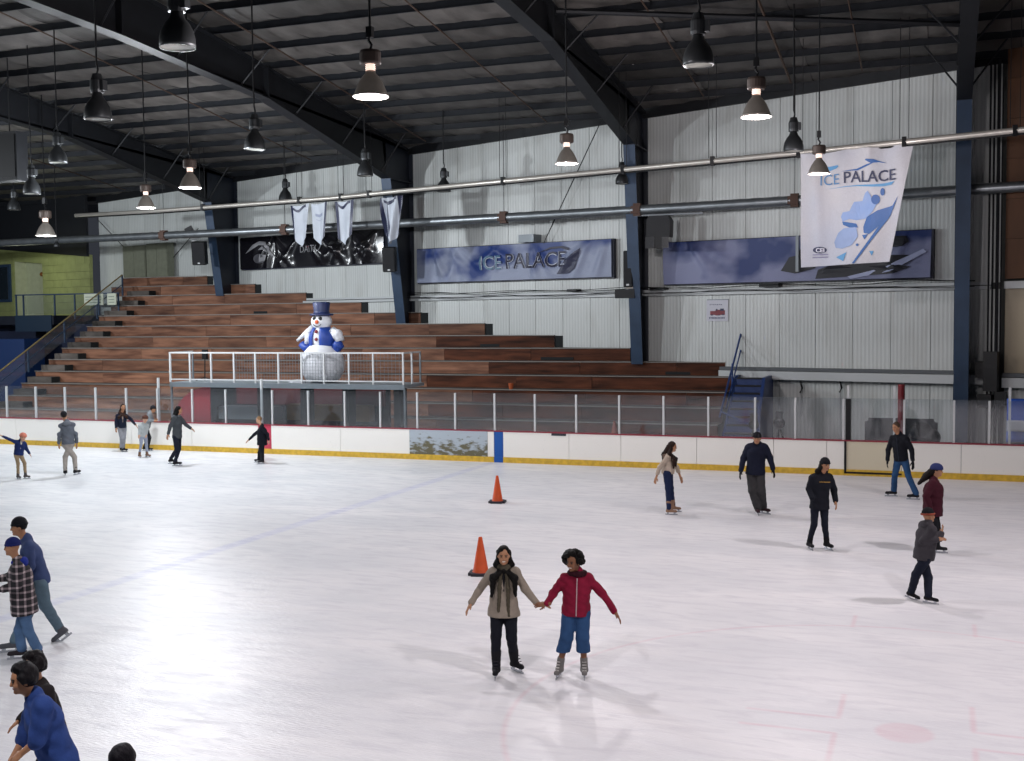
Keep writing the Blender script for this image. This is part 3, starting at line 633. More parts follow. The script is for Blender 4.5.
def poly(pts):
    bm = B(); bm.faces.new([bm.verts.new((x, y, 0)) for x, y in pts]); return bm
def disc(cx, cy, rx, ry, n=18, rot=0):
    return poly([(cx+rx*math.cos(t)*math.cos(rot)-ry*math.sin(t)*math.sin(rot), cy+rx*math.cos(t)*math.sin(rot)+ry*math.sin(t)*math.cos(rot)) for t in [2*PI*k/n for k in range(n)]])
def cloth_material(name, c1, c2, scale, thr=(.45, .6), rough=.55, stretch=(1, 1, 1), grad=0, alt=None, gpos=0):
    m = bpy.data.materials.new(name); m.use_nodes = True; nt = m.node_tree; N = nt.nodes; L = nt.links; b = N['Principled BSDF']; b.inputs['Roughness'].default_value = rough
    tc = N.new('ShaderNodeTexCoord'); mp = N.new('ShaderNodeMapping'); mp.inputs['Scale'].default_value = stretch; L.new(tc.outputs['Object'], mp.inputs[0])
    n = N.new('ShaderNodeTexNoise'); n.inputs['Scale'].default_value = scale; n.inputs['Detail'].default_value = 3; L.new(mp.outputs[0], n.inputs['Vector'])
    s = N.new('ShaderNodeSeparateXYZ'); L.new(tc.outputs['Object'], s.inputs[0])
    a = N.new('ShaderNodeMath'); a.operation = 'MULTIPLY_ADD'; L.new(s.outputs[2], a.inputs[0]); a.inputs[1].default_value = grad; L.new(n.outputs['Fac'], a.inputs[2])
    r = N.new('ShaderNodeMapRange'); r.inputs[1].default_value = thr[0]; r.inputs[2].default_value = thr[1]; L.new(a.outputs[0], r.inputs[0])
    mx = N.new('ShaderNodeMix'); mx.data_type = 'RGBA'; L.new(r.outputs[0], mx.inputs[0]); mx.inputs[6].default_value = srgb(c1); mx.inputs[7].default_value = srgb(c2)
    n2 = N.new('ShaderNodeTexNoise'); n2.inputs['Scale'].default_value = 45; L.new(mp.outputs[0], n2.inputs['Vector'])
    m2 = N.new('ShaderNodeMix'); m2.data_type = 'RGBA'; m2.blend_type = 'MULTIPLY'; m2.inputs[0].default_value = .35; L.new(mx.outputs[2], m2.inputs[6]); L.new(n2.outputs['Fac'], m2.inputs[7])
    L.new(m2.outputs[2], b.inputs['Base Color']); return m
# ------------------------------------------------------------------ banners on the wall (local: x along wall, y into wall, z up)
def wall_banner(name, u0, u1, z0, z1, fold, m, label, depth=.2, step=.08):
    wd, h = u1-u0, z1-z0; t = empty(name, (*wv(u0, VF-.24), z0), OM, label, 'banner')
    bm = B(); grid_surface(bm, int(wd/step), int(h/step), lambda a, b_: (a*wd, -fold(a*wd, b_*h), b_*h))
    obj('fabric', bm, m, t, smooth=True); obj('box_frame', box(B(), -.02, wd+.06, .01, depth, -.04, h+.03), mat('navy_frame', '10152c', .5), t)
    return t
def pull(x, z, px, pz, ang, wdt=.05, ln=1.2):      # a crease running down from a pinned point
    dx, dz = x-px, z-pz; ca, sa = math.cos(ang), math.sin(ang); s = dx*ca+dz*sa; n = -dx*sa+dz*ca
    if s < 0 or s > ln: return 0
    return math.exp(-(n/(wdt+.09*s))**2)*math.sin(PI*s/ln)
cr1 = [(.8, 1.4, -1.0), (.95, 1.4, -1.25), (1.7, 1.4, -.75), (1.8, 1.4, -1.05), (2.1, 1.4, -.6), (2.2, 1.4, -1.9), (3.6, 1.4, -.5), (4.4, 1.4, -2.6), (5.7, 1.4, -1.4), (5.8, 1.4, -.9), (8.2, 1.35, -2.35), (8.4, 1.35, -2.1), (8.6, 1.4, -2.6), (9.1, 1.4, -1.9)]
def fold1(x, z): return .05+sum(.09*pull(x, z, px, pz, a, .06, 1.9) for px, pz, a in cr1)
m_b1 = cloth_material('blue_banner_cloth', '9aa3bd', '1c3b82', .5, (.56, .7), .5, (1, 1, 1.2), .10)
b1 = wall_banner('wall_banner', .09, 9.38, 5.94, 7.32, fold1, m_b1, 'blue and lavender wall banner reading ICE PALACE, between the two middle columns')
def on1(dx, dz, off=.05, sl=.0): return lambda x, y: (x+dx, -fold1(x+dx, y+dz)-off, y+dz+sl*x)
m_edge = mat('letter_white', 'c3c9d6', .5); m_teal = mat('letter_teal', '5d7c93', .5); m_ink = mat('letter_navy', '1c1b38', .5)
for wt, mm, off in ((.02, m_edge, .045), (0, None, .06)):
    conform('lettering', text_mesh('ICE', 1.02, .56, weight=wt), on1(3.32, .42, off), mm or m_teal, b1, 1)
    conform('lettering', text_mesh('PALACE', 2.75, .60, weight=wt), on1(4.58, .43, off), mm or m_ink, b1, 1)
conform('swoosh', poly([(0, 0), (.5, .12), (1.0, .14), (1.35, .05), (1.4, .12), (1.1, .22), (.55, .2)]), on1(6.1, 1.0, .06), m_ink, b1, 1)
conform('print', poly([(0, 0), (.35, .5), (.9, .85), (1.1, .95), (.95, .6), (.8, .2), (.5, .02)]), on1(6.95, .16, .05), mat('print_dark', '3c3f55', .5), b1, 2)
def fold2(x, z): return .05+.06*math.sin(x*.9+z*1.5)+sum(.08*pull(x, z, px, pz, a, .07, 2.0) for px, pz, a in ((.9, 1.5, -.7), (1.0, 1.5, -.95), (1.1, 1.5, -.5), (5, 1.5, -.7), (8.6, 1.5, -1.9)))
m_b2 = cloth_material('blue_banner_cloth_right', '8388ab', '17306f', .5, (.58, .74), .5, (1, 1, 1.2), .13)
b2 = wall_banner('wall_banner', 11.54, 20.86, 5.6, 7.08, fold2, m_b2, 'long blue wall banner with black shapes, partly behind the hanging white banner')
def on2(dx, dz, off=.05): return lambda x, y: (x+dx, -fold2(x+dx, y+dz)-off, y+dz)
m_blk = mat('print_black', '12131f', .5)
for pts, dx, dz in (([(0, .1), (.5, 0), (1.2, .15), (1.4, .5), (.9, .65), (.3, .55)], 4.4, .25), ([(0, 0), (.3, .45), (.9, .5), (.95, .2), (.5, -.05)], 4.9, .75),
                    ([(0, 0), (1.3, 0), (1.5, .12), (1.45, .3), (0, .34)], 16.9-11.54+1.9, .42), ([(0, 0), (1.2, .05), (1.4, .2), (1.3, .38), (0, .38)], 16.9-11.54+1.9, .95), ([(0, 0), (2.6, .1), (3.1, .3), (2.2, .5), (.6, .45), (.1, .3)], 5.6, .05)):
    conform('print', poly(pts), on2(dx, dz), m_blk, b2, 2)
conform('print', poly([(0, 0), (1.2, .25), (2.4, .8), (2.5, .7), (1.4, .12), (.1, -.08)]), on2(6.7, .1, .055), mat('print_pale', 'a9b0d0', .5), b2, 2)
obj('pole', box(B(), 5.0, 5.1, -.25, -.18, .3, 1.5), m_grey_metal, b2)
cr3 = [(2.3, 1.45, -.9), (2.35, 1.45, -1.25), (2.2, 1.45, -2.2), (2.3, 1.4, -1.9), (3.9, 1.4, -2.3), (4.3, 1.4, -.9), (4.35, 1.4, -.7), (5.2, 1.4, -.6), (5.5, 1.4, -.8), (6.7, 1.4, -2.4), (7.0, 1.45, -.9), (7.1, 1.45, -.7), (7.1, 1.45, -2.3), (7.2, 1.4, -1.4), (8.6, 1.4, -2.4), (8.5, 1.4, -2.0)]
def fold3(x, z): return .06+.05*math.sin(x*1.7)*math.sin(z*2)+sum(.16*pull(x, z, px, pz, a, .05, 1.9) for px, pz, a in cr3)
m_b3 = mat('black_satin', '16151b', .22, .0, spec=1.0)
b3 = wall_banner('wall_banner', -10.6, -1.7, 6.84, 8.28, fold3, m_b3, 'glossy crumpled black banner with silver emblem behind the small pennants', step=.06)
def on3(dx, dz, off=.05): return lambda x, y: (x+dx, -fold3(x+dx, y+dz)-off, y+dz)
m_sil = mat('print_silver', '8c8c90', .5)
for pts in ([(0, .35), (.5, .75), (.95, .9), (1.35, .85), (1.6, .6), (1.75, .3), (2.0, .1), (1.7, .2), (1.45, .55), (1.2, .7), (.9, .72), (.5, .55)], [(.85, .5), (1.1, .66), (1.35, .55), (1.5, .35), (1.2, .5)]): conform('emblem', poly(pts), on3(.45, .35), m_sil, b3, 1)
conform('emblem', disc(.75+.45+.1, .2+.25, .42, .22), on3(.1, .0), mat('print_grey', '4a4a50', .5), b3, 1); conform('emblem', poly([(0, 0), (.35, .05), (.4, .3), (.1, .35)]), on3(1.45, .3, .06), m_sil, b3, 1)
conform('lettering', text_mesh('DARTU', 1.3, .3), on3(4.0, .62), m_sil, b3, 1)
# ------------------------------------------------------------------ white banner hanging from the pipe
HB = [Vector(p) for p in ((-4.11, 36.80, 9.44), (-.78, 35.85, 9.47), (-4.07, 36.79, 5.94), (-1.45, 36.02, 6.02))]; HB = [Vector(nearer(p)) for p in HB]
hb = empty('hanging_banner', nearer((-4.11, 36.8, 9.44)), 0, 'white banner reading ICE PALACE hanging from the upper pipe on the right', 'banner'); HN = Vector((-.27, -.96, 0)).normalized()
def hbs(a, b_, off=0):
    p = (HB[0]*(1-a)+HB[1]*a)*(1-b_)+(HB[2]*(1-a)+HB[3]*a)*b_
    k = .05*math.sin(a*9+b_*2.5)*b_+.03*math.sin(a*23-b_*5)*(1-b_)+.10*math.exp(-((a-.13-.1*b_)/.05)**2)*b_*(1-b_)*2+.05*math.exp(-((a-.62)/.03)**2)*max(0, 1-b_*5)+.05*math.sin(b_*7+a*3)*a*(1-a)
    sag = -.05*math.sin(a*PI*2)**2*(1-b_)
    p = p+HN*(k+off)+Vector((0, 0, sag)); return p-HB[0]
bm = B(); grid_surface(bm, 60, 64, lambda a, b_: hbs(a, b_)); m_wc = cloth_material('white_banner_cloth', 'b9bcc9', 'cfc9c8', .35, (.4, .7), .5)
obj('fabric', bm, m_wc, hb, smooth=True)
def art(x, y):          # artwork layout units -> place on the cloth
    xl = 85+(y-130)*.0141; xr = 570-(y-85)*.2077; a = (x-xl)/(xr-xl); return a, (y-(130-45*a))/((625-20*a)-(130-45*a))
def onh(off): return lambda x, y: hbs(*art(x, -y), off)
def hart(name, pts, m, off=.02, sub=2): conform(name, poly([(x, -y) for x, y in pts]), onh(off), m, hb, sub)
m_lb = mat('print_light_blue', '6c88b8', .5, var=.4, scale=1.3, alt='8f9fc2'); m_mb = mat('print_blue', '24578f', .5, var=.3, scale=1, alt='1f4f92'); m_pb = mat('print_pale_blue', '8497bd', .5, var=.2, scale=1.5)
m_hink = mat('print_navy', '24294a', .5); m_cy = mat('print_cyan', '4d8ab8', .5)
hart('print', [(200, 182), (250, 176), (255, 182), (246, 190), (215, 200)], m_cy)
hart('print', [(262, 206), (330, 196), (372, 176), (392, 168), (368, 157), (372, 151), (402, 150), (460, 168), (425, 163), (402, 166), (384, 178), (335, 203)], m_mb)
hart('print', [(190, 280), (330, 266), (440, 257), (490, 250), (478, 265), (440, 270), (330, 271)], m_cy)
hart('print', [(262, 405), (270, 385), (300, 380), (308, 360), (318, 340), (355, 335), (366, 300), (378, 289), (392, 310), (398, 340), (415, 350), (400, 380), (370, 412), (330, 420), (300, 415), (270, 425)], m_lb)
hart('print', [(268, 425), (330, 435), (338, 452), (300, 452), (272, 440)], m_mb)
hart('print', [(360, 450), (375, 405), (420, 375), (490, 355), (470, 395), (430, 440), (385, 480), (362, 475)], m_mb, .022)
hart('print', [(233, 515), (250, 475), (275, 455), (330, 450), (338, 490), (312, 530), (270, 545), (240, 540)], m_pb)
hart('print', [(243, 582), (290, 560), (274, 600)], m_cy); hart('print', [(383, 556), (401, 556), (393, 578)], m_cy); hart('print', [(355, 485), (380, 480), (365, 505)], m_mb)
hart('print', [(312, 610), (322, 610), (400, 500), (470, 405), (505, 315), (455, 400), (390, 495)], m_mb, .024)
for cx, cy, rx, ry in ((412, 327, 18, 22), (440, 294, 9, 17), (335, 528, 6, 6)): conform('print', disc(cx, -cy, rx, ry), onh(.024), m_mb, hb, 1)
def htext(body, x, y, wd, h, m, slope=0, wt=0): conform('lettering', text_mesh(body, wd, h, weight=wt), (lambda X_, Y_: hbs(*art(x+X_, y-Y_-slope*X_), .035)), m, hb, 1)
htext('ICE', 177, 264, 80, 46, mat('letter_blue', '4a78a4', .5), .05); htext('PALACE', 277, 258, 219, 50, m_hink, .06, .012)
conform('print', disc(172, -549, 30, 15), onh(.02), m_hink, hb, 1); htext('CEI', 156, 559, 36, 19, mat('letter_pale', 'd0d0dc', .5), wt=.02)
for y in (568, 580): hart('print', [(141, y), (208, y-2), (208, y+2), (141, y+4)], mat('print_mauve', '7c7896', .5), .02, 1)
# ------------------------------------------------------------------ pennants
m_pw = mat('pennant_white', 'bcc2cc', .55, var=.12, scale=2, bump=.2, bscale=8); m_pn = mat('pennant_navy', '1c2242', .4)
PEN = (((-26.04, 43.02, 9.33), (-24.99, 42.75, 9.36), 7.56, .52, 'leftmost white pennant with navy left edge, its foot over the black banner'), ((-24.87, 42.72, 9.33), (-23.96, 42.45, 9.36), 7.55, .5, 'second white pennant from the left, grey-white without a navy left edge'),
       ((-23.51, 42.35, 9.33), (-22.47, 42.0, 9.35), 7.5, .42, 'third white pennant with navy borders on both sides'), ((-20.99, 41.5, 9.3), (-19.96, 41.2, 9.33), 7.4, .5, 'rightmost crumpled silver pennant hanging in front of the column'))
for k, (A, Bp, zb, tip, lab) in enumerate(PEN):
    A, Bp, zb = Vector(nearer(A)), Vector(nearer(Bp)), 4.5+(zb-4.5)*.955; t = empty('pennant', A, 0, lab, 'pennant', 'pennants on the pipe'); L_ = (Bp-A); n_ = Vector((-.27, -.96, 0))
    def ps(a, b_, off=0, A=A, L_=L_, zb=zb, tip=tip, k=k):
        e = .17*b_; a2 = e+(1-2*e)*a; H = A.z-zb
        drop = b_*H*(1-.2*(abs(a-tip)*2)**1.0)
        w_ = (.05+.06*(k == 3))*math.sin(a*8+k)*(.3+b_)+.05*math.sin(a*PI)*math.exp(-b_*8)+(.09*math.sin(a*17+b_*4) if k == 3 else 0)
        return L_*a2+Vector((0, 0, -drop-.06*math.sin(a*PI)*(1-b_)))+n_*(w_+off)
    bm = B(); grid_surface(bm, 16, 20, lambda a, b_: ps(a, b_)); obj('fabric', bm, m_pw, t, smooth=True)
    for a0, a1 in (((0, .13),) if k == 0 else ((.9, 1),) if k == 1 else ((0, .14), (.87, 1)) if k == 2 else ((0, .1), (.88, 1), (.3, .42))):
        bm = B(); grid_surface(bm, 3, 20, lambda a, b_: ps(a0+(a1-a0)*a, b_, .012)); obj('border', bm, m_pn, t, smooth=True)
    if k != 1:
        bm = B(); grid_surface(bm, 10, 3, lambda a, b_: ps(.15+.7*a, .05+.07*b_+.05*math.sin(a*5), .014)); obj('knot_print', bm, m_pn, t, smooth=True)
    else:
        bm = B(); grid_surface(bm, 8, 2, lambda a, b_: ps(.25+.5*a, .25+.07*b_, .012)); grid_surface(bm, 8, 1, lambda a, b_: ps(.28+.45*a, .4+.012*b_, .012)); obj('faded_print', bm, mat('faded_print', '8e95ab', .5), t, smooth=True)
# ------------------------------------------------------------------ equipment on the columns
def speaker(loc, rx, rz_, wd, dp_, h, label):
    t = empty('loudspeaker', loc, rz_, label, 'speaker'); bm = B(); box(bm, -wd/2, wd/2, -dp_/2, dp_/2, 0, h); bmesh.ops.bevel(bm, geom=bm.edges[:], offset=.03, segments=1, affect='EDGES')
    obj('cabinet', bm, m_blackm, t, rot=(rx, 0, 0)); bm = B(); box(bm, -wd/2+.05, wd/2-.05, -dp_/2-.02, -dp_/2, .1, h-.05); obj('grille', bm, mat('grille', '1b1c20', .8), t, rot=(rx, 0, 0))
    bm = B(); box(bm, -.05, .05, -dp_/2-.03, -dp_/2-.02, .06, .12); obj('badge', bm, m_white_metal, t, rot=(rx, 0, 0))
    bm = B(); box(bm, -.04, .04, dp_/2-.05, dp_/2+.35, h*.5, h*.5+.06); obj('bracket', bm, m_blackm, t); return t
speaker((-20.85, 41.95, 6.36), .12, .25, .52, .4, 1.0, 'black speaker under the crumpled silver pennant on the second column')
speaker((-31.5, 44.15, 7.0), .15, .35, .62, .45, 1.05, 'black speaker on the leftmost column beside the black banner')
speaker((-10.42, 39.95, 5.5), 0, 0, .34, .25, 1.3, 'tall dark speaker on the third column beside the centre banner')
t = empty('control_box', (-10.5, 40.05, 5.12), 0, 'wide black box on the third column above the red and white sign', 'box'); obj('body', box(B(), -.42, .3, -.15, .12, 0, .32), m_blackm, t); obj('lamp', box(B(), .0, .25, -.17, -.05, .34, .5), mat('pale_plastic', 'a9a096', .5), t)
def sign(loc, wd, h, lines, label, rz_=0):
    t = empty('sign', loc, rz_, label, 'sign'); obj('plate', box(B(), 0, wd, -.015, 0, 0, h), mat('sign_white', 'cdc9c8', .5), t)
    for k, (s, x, z, w2, h2) in enumerate(lines):
        bm = text_mesh(s, w2, h2, weight=.02); conform('lettering', bm, lambda X_, Y_: (x+X_, -.02, z+Y_), mat('sign_red', '7d2b2e', .5), t)
    return t
sign((-10.43, 40.2, 4.68), .38, .38, (('LED', .14, .19, .18, .11), ('NOW', .07, .05, .24, .1)), 'small white sign with red lettering on the third column')
sign((-31.45, 45.22, 6.75), .24, .3, (('O', .07, .1, .1, .1),), 'tiny white sign with red mark on the leftmost column')
t = empty('floodlight', (-9.2, 39.45, 6.82), 0, 'dark square heater lamp with shiny metal mouth beside the top of the third column', 'lamp')
bm = B(); prism(bm, [(-.4, .38), (.42, .38), (.45, .95), (.35, 1.12), (-.28, 1.12), (-.38, 1.0)], 'y', -.25, .3); obj('housing', bm, m_dark, t)
bm = B(); box(bm, -.42, -.1, -.28, .28, 0, .4); box(bm, .16, .4, -.28, .28, 0, .38); obj('reflector', bm, mat('chrome', 'a8a8a8', .15, 1), t); bm = B(); box(bm, -.1, .16, -.26, .26, 0, .42); obj('shutter', bm, m_blackm, t)
bm = B(); box(bm, -.9, 1.5, .1, .14, 1.15, 1.2); obj('bracket', bm, m_grey_metal, t)
t = empty('floodlight', (-31.9, 44.3, 8.35), .5, 'small black and white floodlight on the leftmost column above its speaker', 'lamp'); obj('housing', box(B(), -.25, .1, -.1, .1, 0, .45), m_blackm, t, rot=(0, -.5, 0)); obj('lens', box(B(), -.2, .2, -.14, -.1, -.25, .05), m_white_metal, t, rot=(0, -.5, 0))
# poster on the wall with red cars
t = empty('poster', (*wv(13.1, VF-.03), 4.27), OM, 'white poster with red vehicles pinned on the wall right of the third column', 'poster')
obj('sheet', box(B(), 0, .82, -.01, 0, 0, .76), mat('poster_white', 'c2c2cc', .5), t); obj('top_strip', box(B(), .02, .84, -.02, 0, .74, .77), m_grey_metal, t)
bm = B()
for x0, x1, z0, z1 in ((.14, .36, .22, .36), (.34, .52, .2, .4), (.5, .7, .22, .38)): box(bm, x0, x1, -.016, -.01, z0, z1)
obj('print', bm, mat('poster_red', '7a2630', .5), t)
bm = B()
for x0, x1, z0, z1 in ((.36, .42, .37, .43), (.52, .66, .36, .44), (.16, .24, .2, .24), (.44, .5, .2, .23), (.6, .66, .21, .25)): box(bm, x0, x1, -.018, -.012, z0, z1)
obj('print', bm, m_hink, t)
for s, x, z, w2, h2 in (('VINTAGE', .12, .58, .5, .05), ('TRACTORS SHOW', .1, .5, .6, .04), ('PARKING IN REAR', .1, .09, .6, .06)):
    pass
bm = B(); [box(bm, .1+q*.055, .1+q*.055+.035, -.014, -.01, .08, .15) for q in range(11)]; [box(bm, .12+q*.07, .12+q*.07+.04, -.014, -.01, .56+.01*(q % 2), .6) for q in range(7)]; obj('printed_lines', bm, mat('poster_ink', '62647a', .5), t)
# score box hanging far left
t = empty('scoreboard', (-28.9, 30.0, 9.15), 0, 'dark hanging scoreboard seen edge-on at the far left under the roof', 'scoreboard'); obj('cabinet', box(B(), -1.3, .45, 0, .5, 0, 1.6), m_dark, t); obj('face', box(B(), -1.2, .38, -.02, 0, .1, 1.5), m_blackm, t)
obj('hanger_rod', tube(B(), [(0, .2, 1.6), (0, .2, roof(30.2)-9.15)], .02, 5), m_blackm, t); obj('hanger_rod', tube(B(), [(-1, .2, 1.6), (-1, .2, roof(30.2)-9.15)], .02, 5), m_blackm, t)
# ------------------------------------------------------------------ things behind the glass at the right
t = empty('padded_screen', (-1.04, 35.0, 0), 0, 'long dark padded screen standing behind the boards near the red post', 'screen')
bm = B(); box(bm, -1.0, 1.0, -.05, .12, .4, 1.44); bmesh.ops.bevel(bm, geom=[e for e in bm.edges if abs(e.verts[0].co.y-e.verts[1].co.y) > .1], offset=.1, segments=3, affect='EDGES'); obj('panel', bm, mat('charcoal_panel', '2d3034', .6), t)
for x in (-.8, .8): obj('leg', box(B(), x-.04, x+.04, -.05, .12, -.02, .42), m_blackm, t)
t = empty('equipment_bag', (-.5, 34.6, 0), 0, 'black lumpy bag on a stand in front of the dark screen behind the glass', 'bag'); bm = B(); sphere(bm, (0, 0, 1.12), .3, 14, 10, (1.1, .7, .9)); sphere(bm, (.3, 0, .95), .25, 12, 8); box(bm, -.3, .45, -.2, .2, -.02, .95); obj('body', bm, m_blackm, t, smooth=False)
o = obj('padded_post', tube(B(), [(0, 0, -.02), (0, 0, 2.45)], .1, 10), mat('red_pad', '6f1620', .5), None, (-1.03, 34.8, 0)); tag(o, 'tall red padded post standing behind the glass right of the gate', 'post')
for (x, y, h, s, lab) in ((-5.2, 34.6, 1.55, .2, 'left one of two black tripods behind the glass beside the blue stair'), (-4.45, 34.6, 1.62, .22, 'right one of two black tripods behind the glass beside the blue stair')):
    t = empty('tripod', (x, y, 0), 0, lab, 'tripod'); bm = B(); box(bm, -.1, .1, -.1, .1, h-.35, h); sphere(bm, (0, 0, h-.35), s*.8, 10, 8); obj('head', bm, m_blackm, t)
    for a in (0, 2.1, 4.2): obj('leg', tube(B(), [(0, 0, h-.4), (.35*math.cos(a), .35*math.sin(a), -.02)], .03, 6), m_blackm, t)
for (u, z0, z1, lab) in ((16.6, 1.1, 2.15, 'hook and cord hanging from the white girt, left of the gate'), (17.95, .4, 2.2, 'white drop pipe with black hook on the wall left of the red post')):
    t = empty('hanging_hook', (*wv(u, VF-.15), z0), OM, lab, 'hook'); obj('cord', tube(B(), [(0, 0, 0), (0, 0, z1-z0)], .025, 6), m_white_metal, t); obj('hook', tube(B(), [(0, -.05, z1-z0-.3), (.08, -.05, z1-z0-.15), (0, -.05, z1-z0+.1)], .03, 6), m_blackm, t)
t = empty('folded_tarp', (2.6, 34.7, 0), 0, 'bright blue and white folded tarp behind the glass at the right edge', 'tarp')
bm = B(); grid_surface(bm, 16, 12, lambda a, b_: (-.85+a*2.2, -.25+.06*math.sin(a*9+b_*5)+.3*b_*(1-b_), .9+b_*1.2)); o_ = obj('blue_cover', bm, mat('bright_blue_tarp', '1450b8', .4), t, smooth=True); o_.modifiers.new('s', 'SOLIDIFY').thickness = .05
bm = B(); grid_surface(bm, 16, 5, lambda a, b_: (-.85+a*2.2, -.34+.05*math.sin(a*7), 1.2+b_*.3-.22*a+.05*math.sin(a*6))); o_ = obj('white_cover', bm, mat('white_tarp', 'c8ccd4', .5), t, smooth=True); o_.modifiers.new('s', 'SOLIDIFY').thickness = .04
obj('stand', box(B(), -.8, 1.3, 0, .4, -.02, 1.0), m_dark, t)
# ------------------------------------------------------------------ cones
m_cone = mat('orange_cone', 'd2511f', .5, var=.12, scale=6); m_cbase = mat('cone_base', '26242e', .6)
def cone(loc, label, sx=1.0, mt=None):
    t = empty('traffic_cone', loc, .2, label, 'cone', 'orange cones'); bm = B(); lathe(bm, [(.15*sx, .05), (.135*sx, .08), (.035*sx, .64), (.03*sx, .66), (.0, .66)], 24); obj('body', bm, mt or m_cone, t, smooth=True)
    bm = B(); box(bm, -.2, .2, -.2, .2, 0, .05); bmesh.ops.bevel(bm, geom=[e for e in bm.edges if abs(e.verts[0].co.z-e.verts[1].co.z) > .02], offset=.06, segments=3, affect='EDGES'); obj('base', bm, m_cbase, t)
cone((-7.5, 18.45, 0), 'orange traffic cone on the ice just behind the woman in beige'); cone((-10.03, 25.8, 0), 'orange traffic cone on the ice farther back near the blue board marker', .92)
t = empty('traffic_cone', (-10.0, 36.4, row_z(-3)), 0, 'dull orange cone seen through the glass on the lowest bleacher rows', 'cone', 'orange cones'); bm = B(); lathe(bm, [(.15, .03), (.03, .6), (0, .6)], 16); obj('body', bm, mat('dull_orange', '8c3b22', .6), t); obj('base', box(B(), -.18, .18, -.18, .18, 0, .04), m_cbase, t)
o = obj('paper_cup', lathe(B(), [(.07, 0), (.1, .22), (.0, .22)], 12, cap0=True), mat('orange_cup', 'b0552a', .6), None, (-14.55, 38.8+.1, row_z(0))); tag(o, 'small orange cup on a dark lower bleacher row right of the stage', 'cup')
# ------------------------------------------------------------------ pendant lamps
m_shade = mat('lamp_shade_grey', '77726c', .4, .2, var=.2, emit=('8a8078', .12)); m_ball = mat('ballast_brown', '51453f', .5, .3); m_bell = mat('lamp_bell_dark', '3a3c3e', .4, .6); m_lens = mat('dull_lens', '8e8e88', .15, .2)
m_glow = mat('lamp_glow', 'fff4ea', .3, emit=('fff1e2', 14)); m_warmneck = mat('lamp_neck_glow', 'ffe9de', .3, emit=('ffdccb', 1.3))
m_inner = mat('shade_inner', 'ffffff', .2, .2)
def lit_lamp(loc, s, label, power, col):
    h = roof(loc[1])-loc[2]; t = empty('pendant_lamp', loc, 0, label, 'lamp', 'hanging rink lamps')
    prof = [(.275, 0), (.265, .06), (.235, .14), (.19, .24), (.13, .33), (.085, .38), (.075, .42)]
    bm = B(); lathe(bm, [(r*s, z*s) for r, z in prof], 28); o = obj('shade', bm, m_shade, t, smooth=True); o.modifiers.new('s', 'SOLIDIFY').thickness = .01
    bm = B(); lathe(bm, [(.0, .03*s), (.262*s, .03*s)], 28); obj('lens', bm, m_glow, t)
    bm = B(); lathe(bm, [(.278*s, 0), (.29*s, .0), (.285*s, .035*s), (.275*s, .035*s)], 28); obj('rim', bm, mat('lamp_rim', 'd8d0c8', .3, .5), t, smooth=True)
    bm = B(); lathe(bm, [(.08*s, .42*s), (.07*s, .44*s), (.085*s, .455*s), (.07*s, .47*s), (.085*s, .485*s), (.07*s, .5*s), (.08*s, .52*s)], 16); obj('neck', bm, m_warmneck, t, smooth=True)
    bm = B(); lathe(bm, [(.0, .52*s), (.16*s, .52*s), (.175*s, .55*s), (.175*s, .7*s), (.16*s, .74*s), (0, .74*s)], 20); obj('ballast_box', bm, m_ball, t, smooth=False)
    bm = B(); tube(bm, [(0, 0, .74*s), (.03*s, 0, .82*s), (-.02*s, 0, .9*s), (0, 0, .98*s)], .025*s, 6); box(bm, -.05*s, .05*s, -.05*s, .05*s, .95*s, 1.12*s); obj('hook', bm, m_blackm, t)
    obj('cord', tube(B(), [(0, 0, 1.1*s), (0, 0, h)], .02, 6), m_blackm, t)
    bulb('pendant_light', (loc[0], loc[1], loc[2]-.3), power, col, .22*s)
def off_lamp(loc, s, label):
    h = roof(loc[1])-loc[2]; t = empty('pendant_lamp', loc, 0, label, 'lamp', 'hanging rink lamps')
    prof = [(.27, 0), (.275, .05), (.27, .14), (.245, .25), (.19, .36), (.125, .44), (.1, .5), (.09, .56)]
    bm = B(); lathe(bm, [(r*s, z*s) for r, z in prof], 26); o = obj('shade', bm, m_bell, t, smooth=True); o.modifiers.new('s', 'SOLIDIFY').thickness = .01
    bm = B(); lathe(bm, [(0, .05*s), (.2*s, .04*s), (.262*s, .015*s)], 26); obj('lens', bm, m_lens, t, smooth=True)
    bm = B(); lathe(bm, [(0, .54*s), (.13*s, .54*s), (.14*s, .6*s), (.14*s, .78*s), (.11*s, .84*s), (.09*s, .92*s), (0, .92*s)], 16); box(bm, .1*s, .2*s, -.07*s, .07*s, .58*s, .78*s); obj('ballast_box', bm, m_bell, t)
    obj('hook', tube(B(), [(0, 0, .9*s), (.03*s, 0, 1.0*s), (0, 0, 1.15*s)], .022*s, 6), m_blackm, t)
    obj('cord', tube(B(), [(0, 0, 1.1*s), (0, 0, h)], .02, 6), m_blackm, t)
LIT = [((-8.67, 16.85, 8.07), 1, 'largest lit lamp, glowing white near the top centre', 1100, WARM), ((-3.31, 22.28, 8.23), 1, 'lit lamp in front of the white wall, left of the hanging banner', 650, WARM), ((-3.02, 31.26, 8.15), 1, 'lit lamp hanging in front of the white ICE PALACE banner', 260, WARM),
       ((-8.79, 27.65, 8.3), 1, 'lit lamp hanging left of the third column, above the centre banner', 800, WARM), ((-18.44, 25.49, 7.95), 1, 'lit lamp in front of the leftmost column', 1900, COOL), ((-24.12, 30.96, 8.13), 1, 'small lit lamp between the two left roof beams, left of the nearer lit one', 2600, COOL), ((-31.0, 34.0, 7.65), 1.25, 'lowest small lit lamp at the far left above the lime green wall', 700, COOL)]
for a in LIT: lit_lamp(*a)
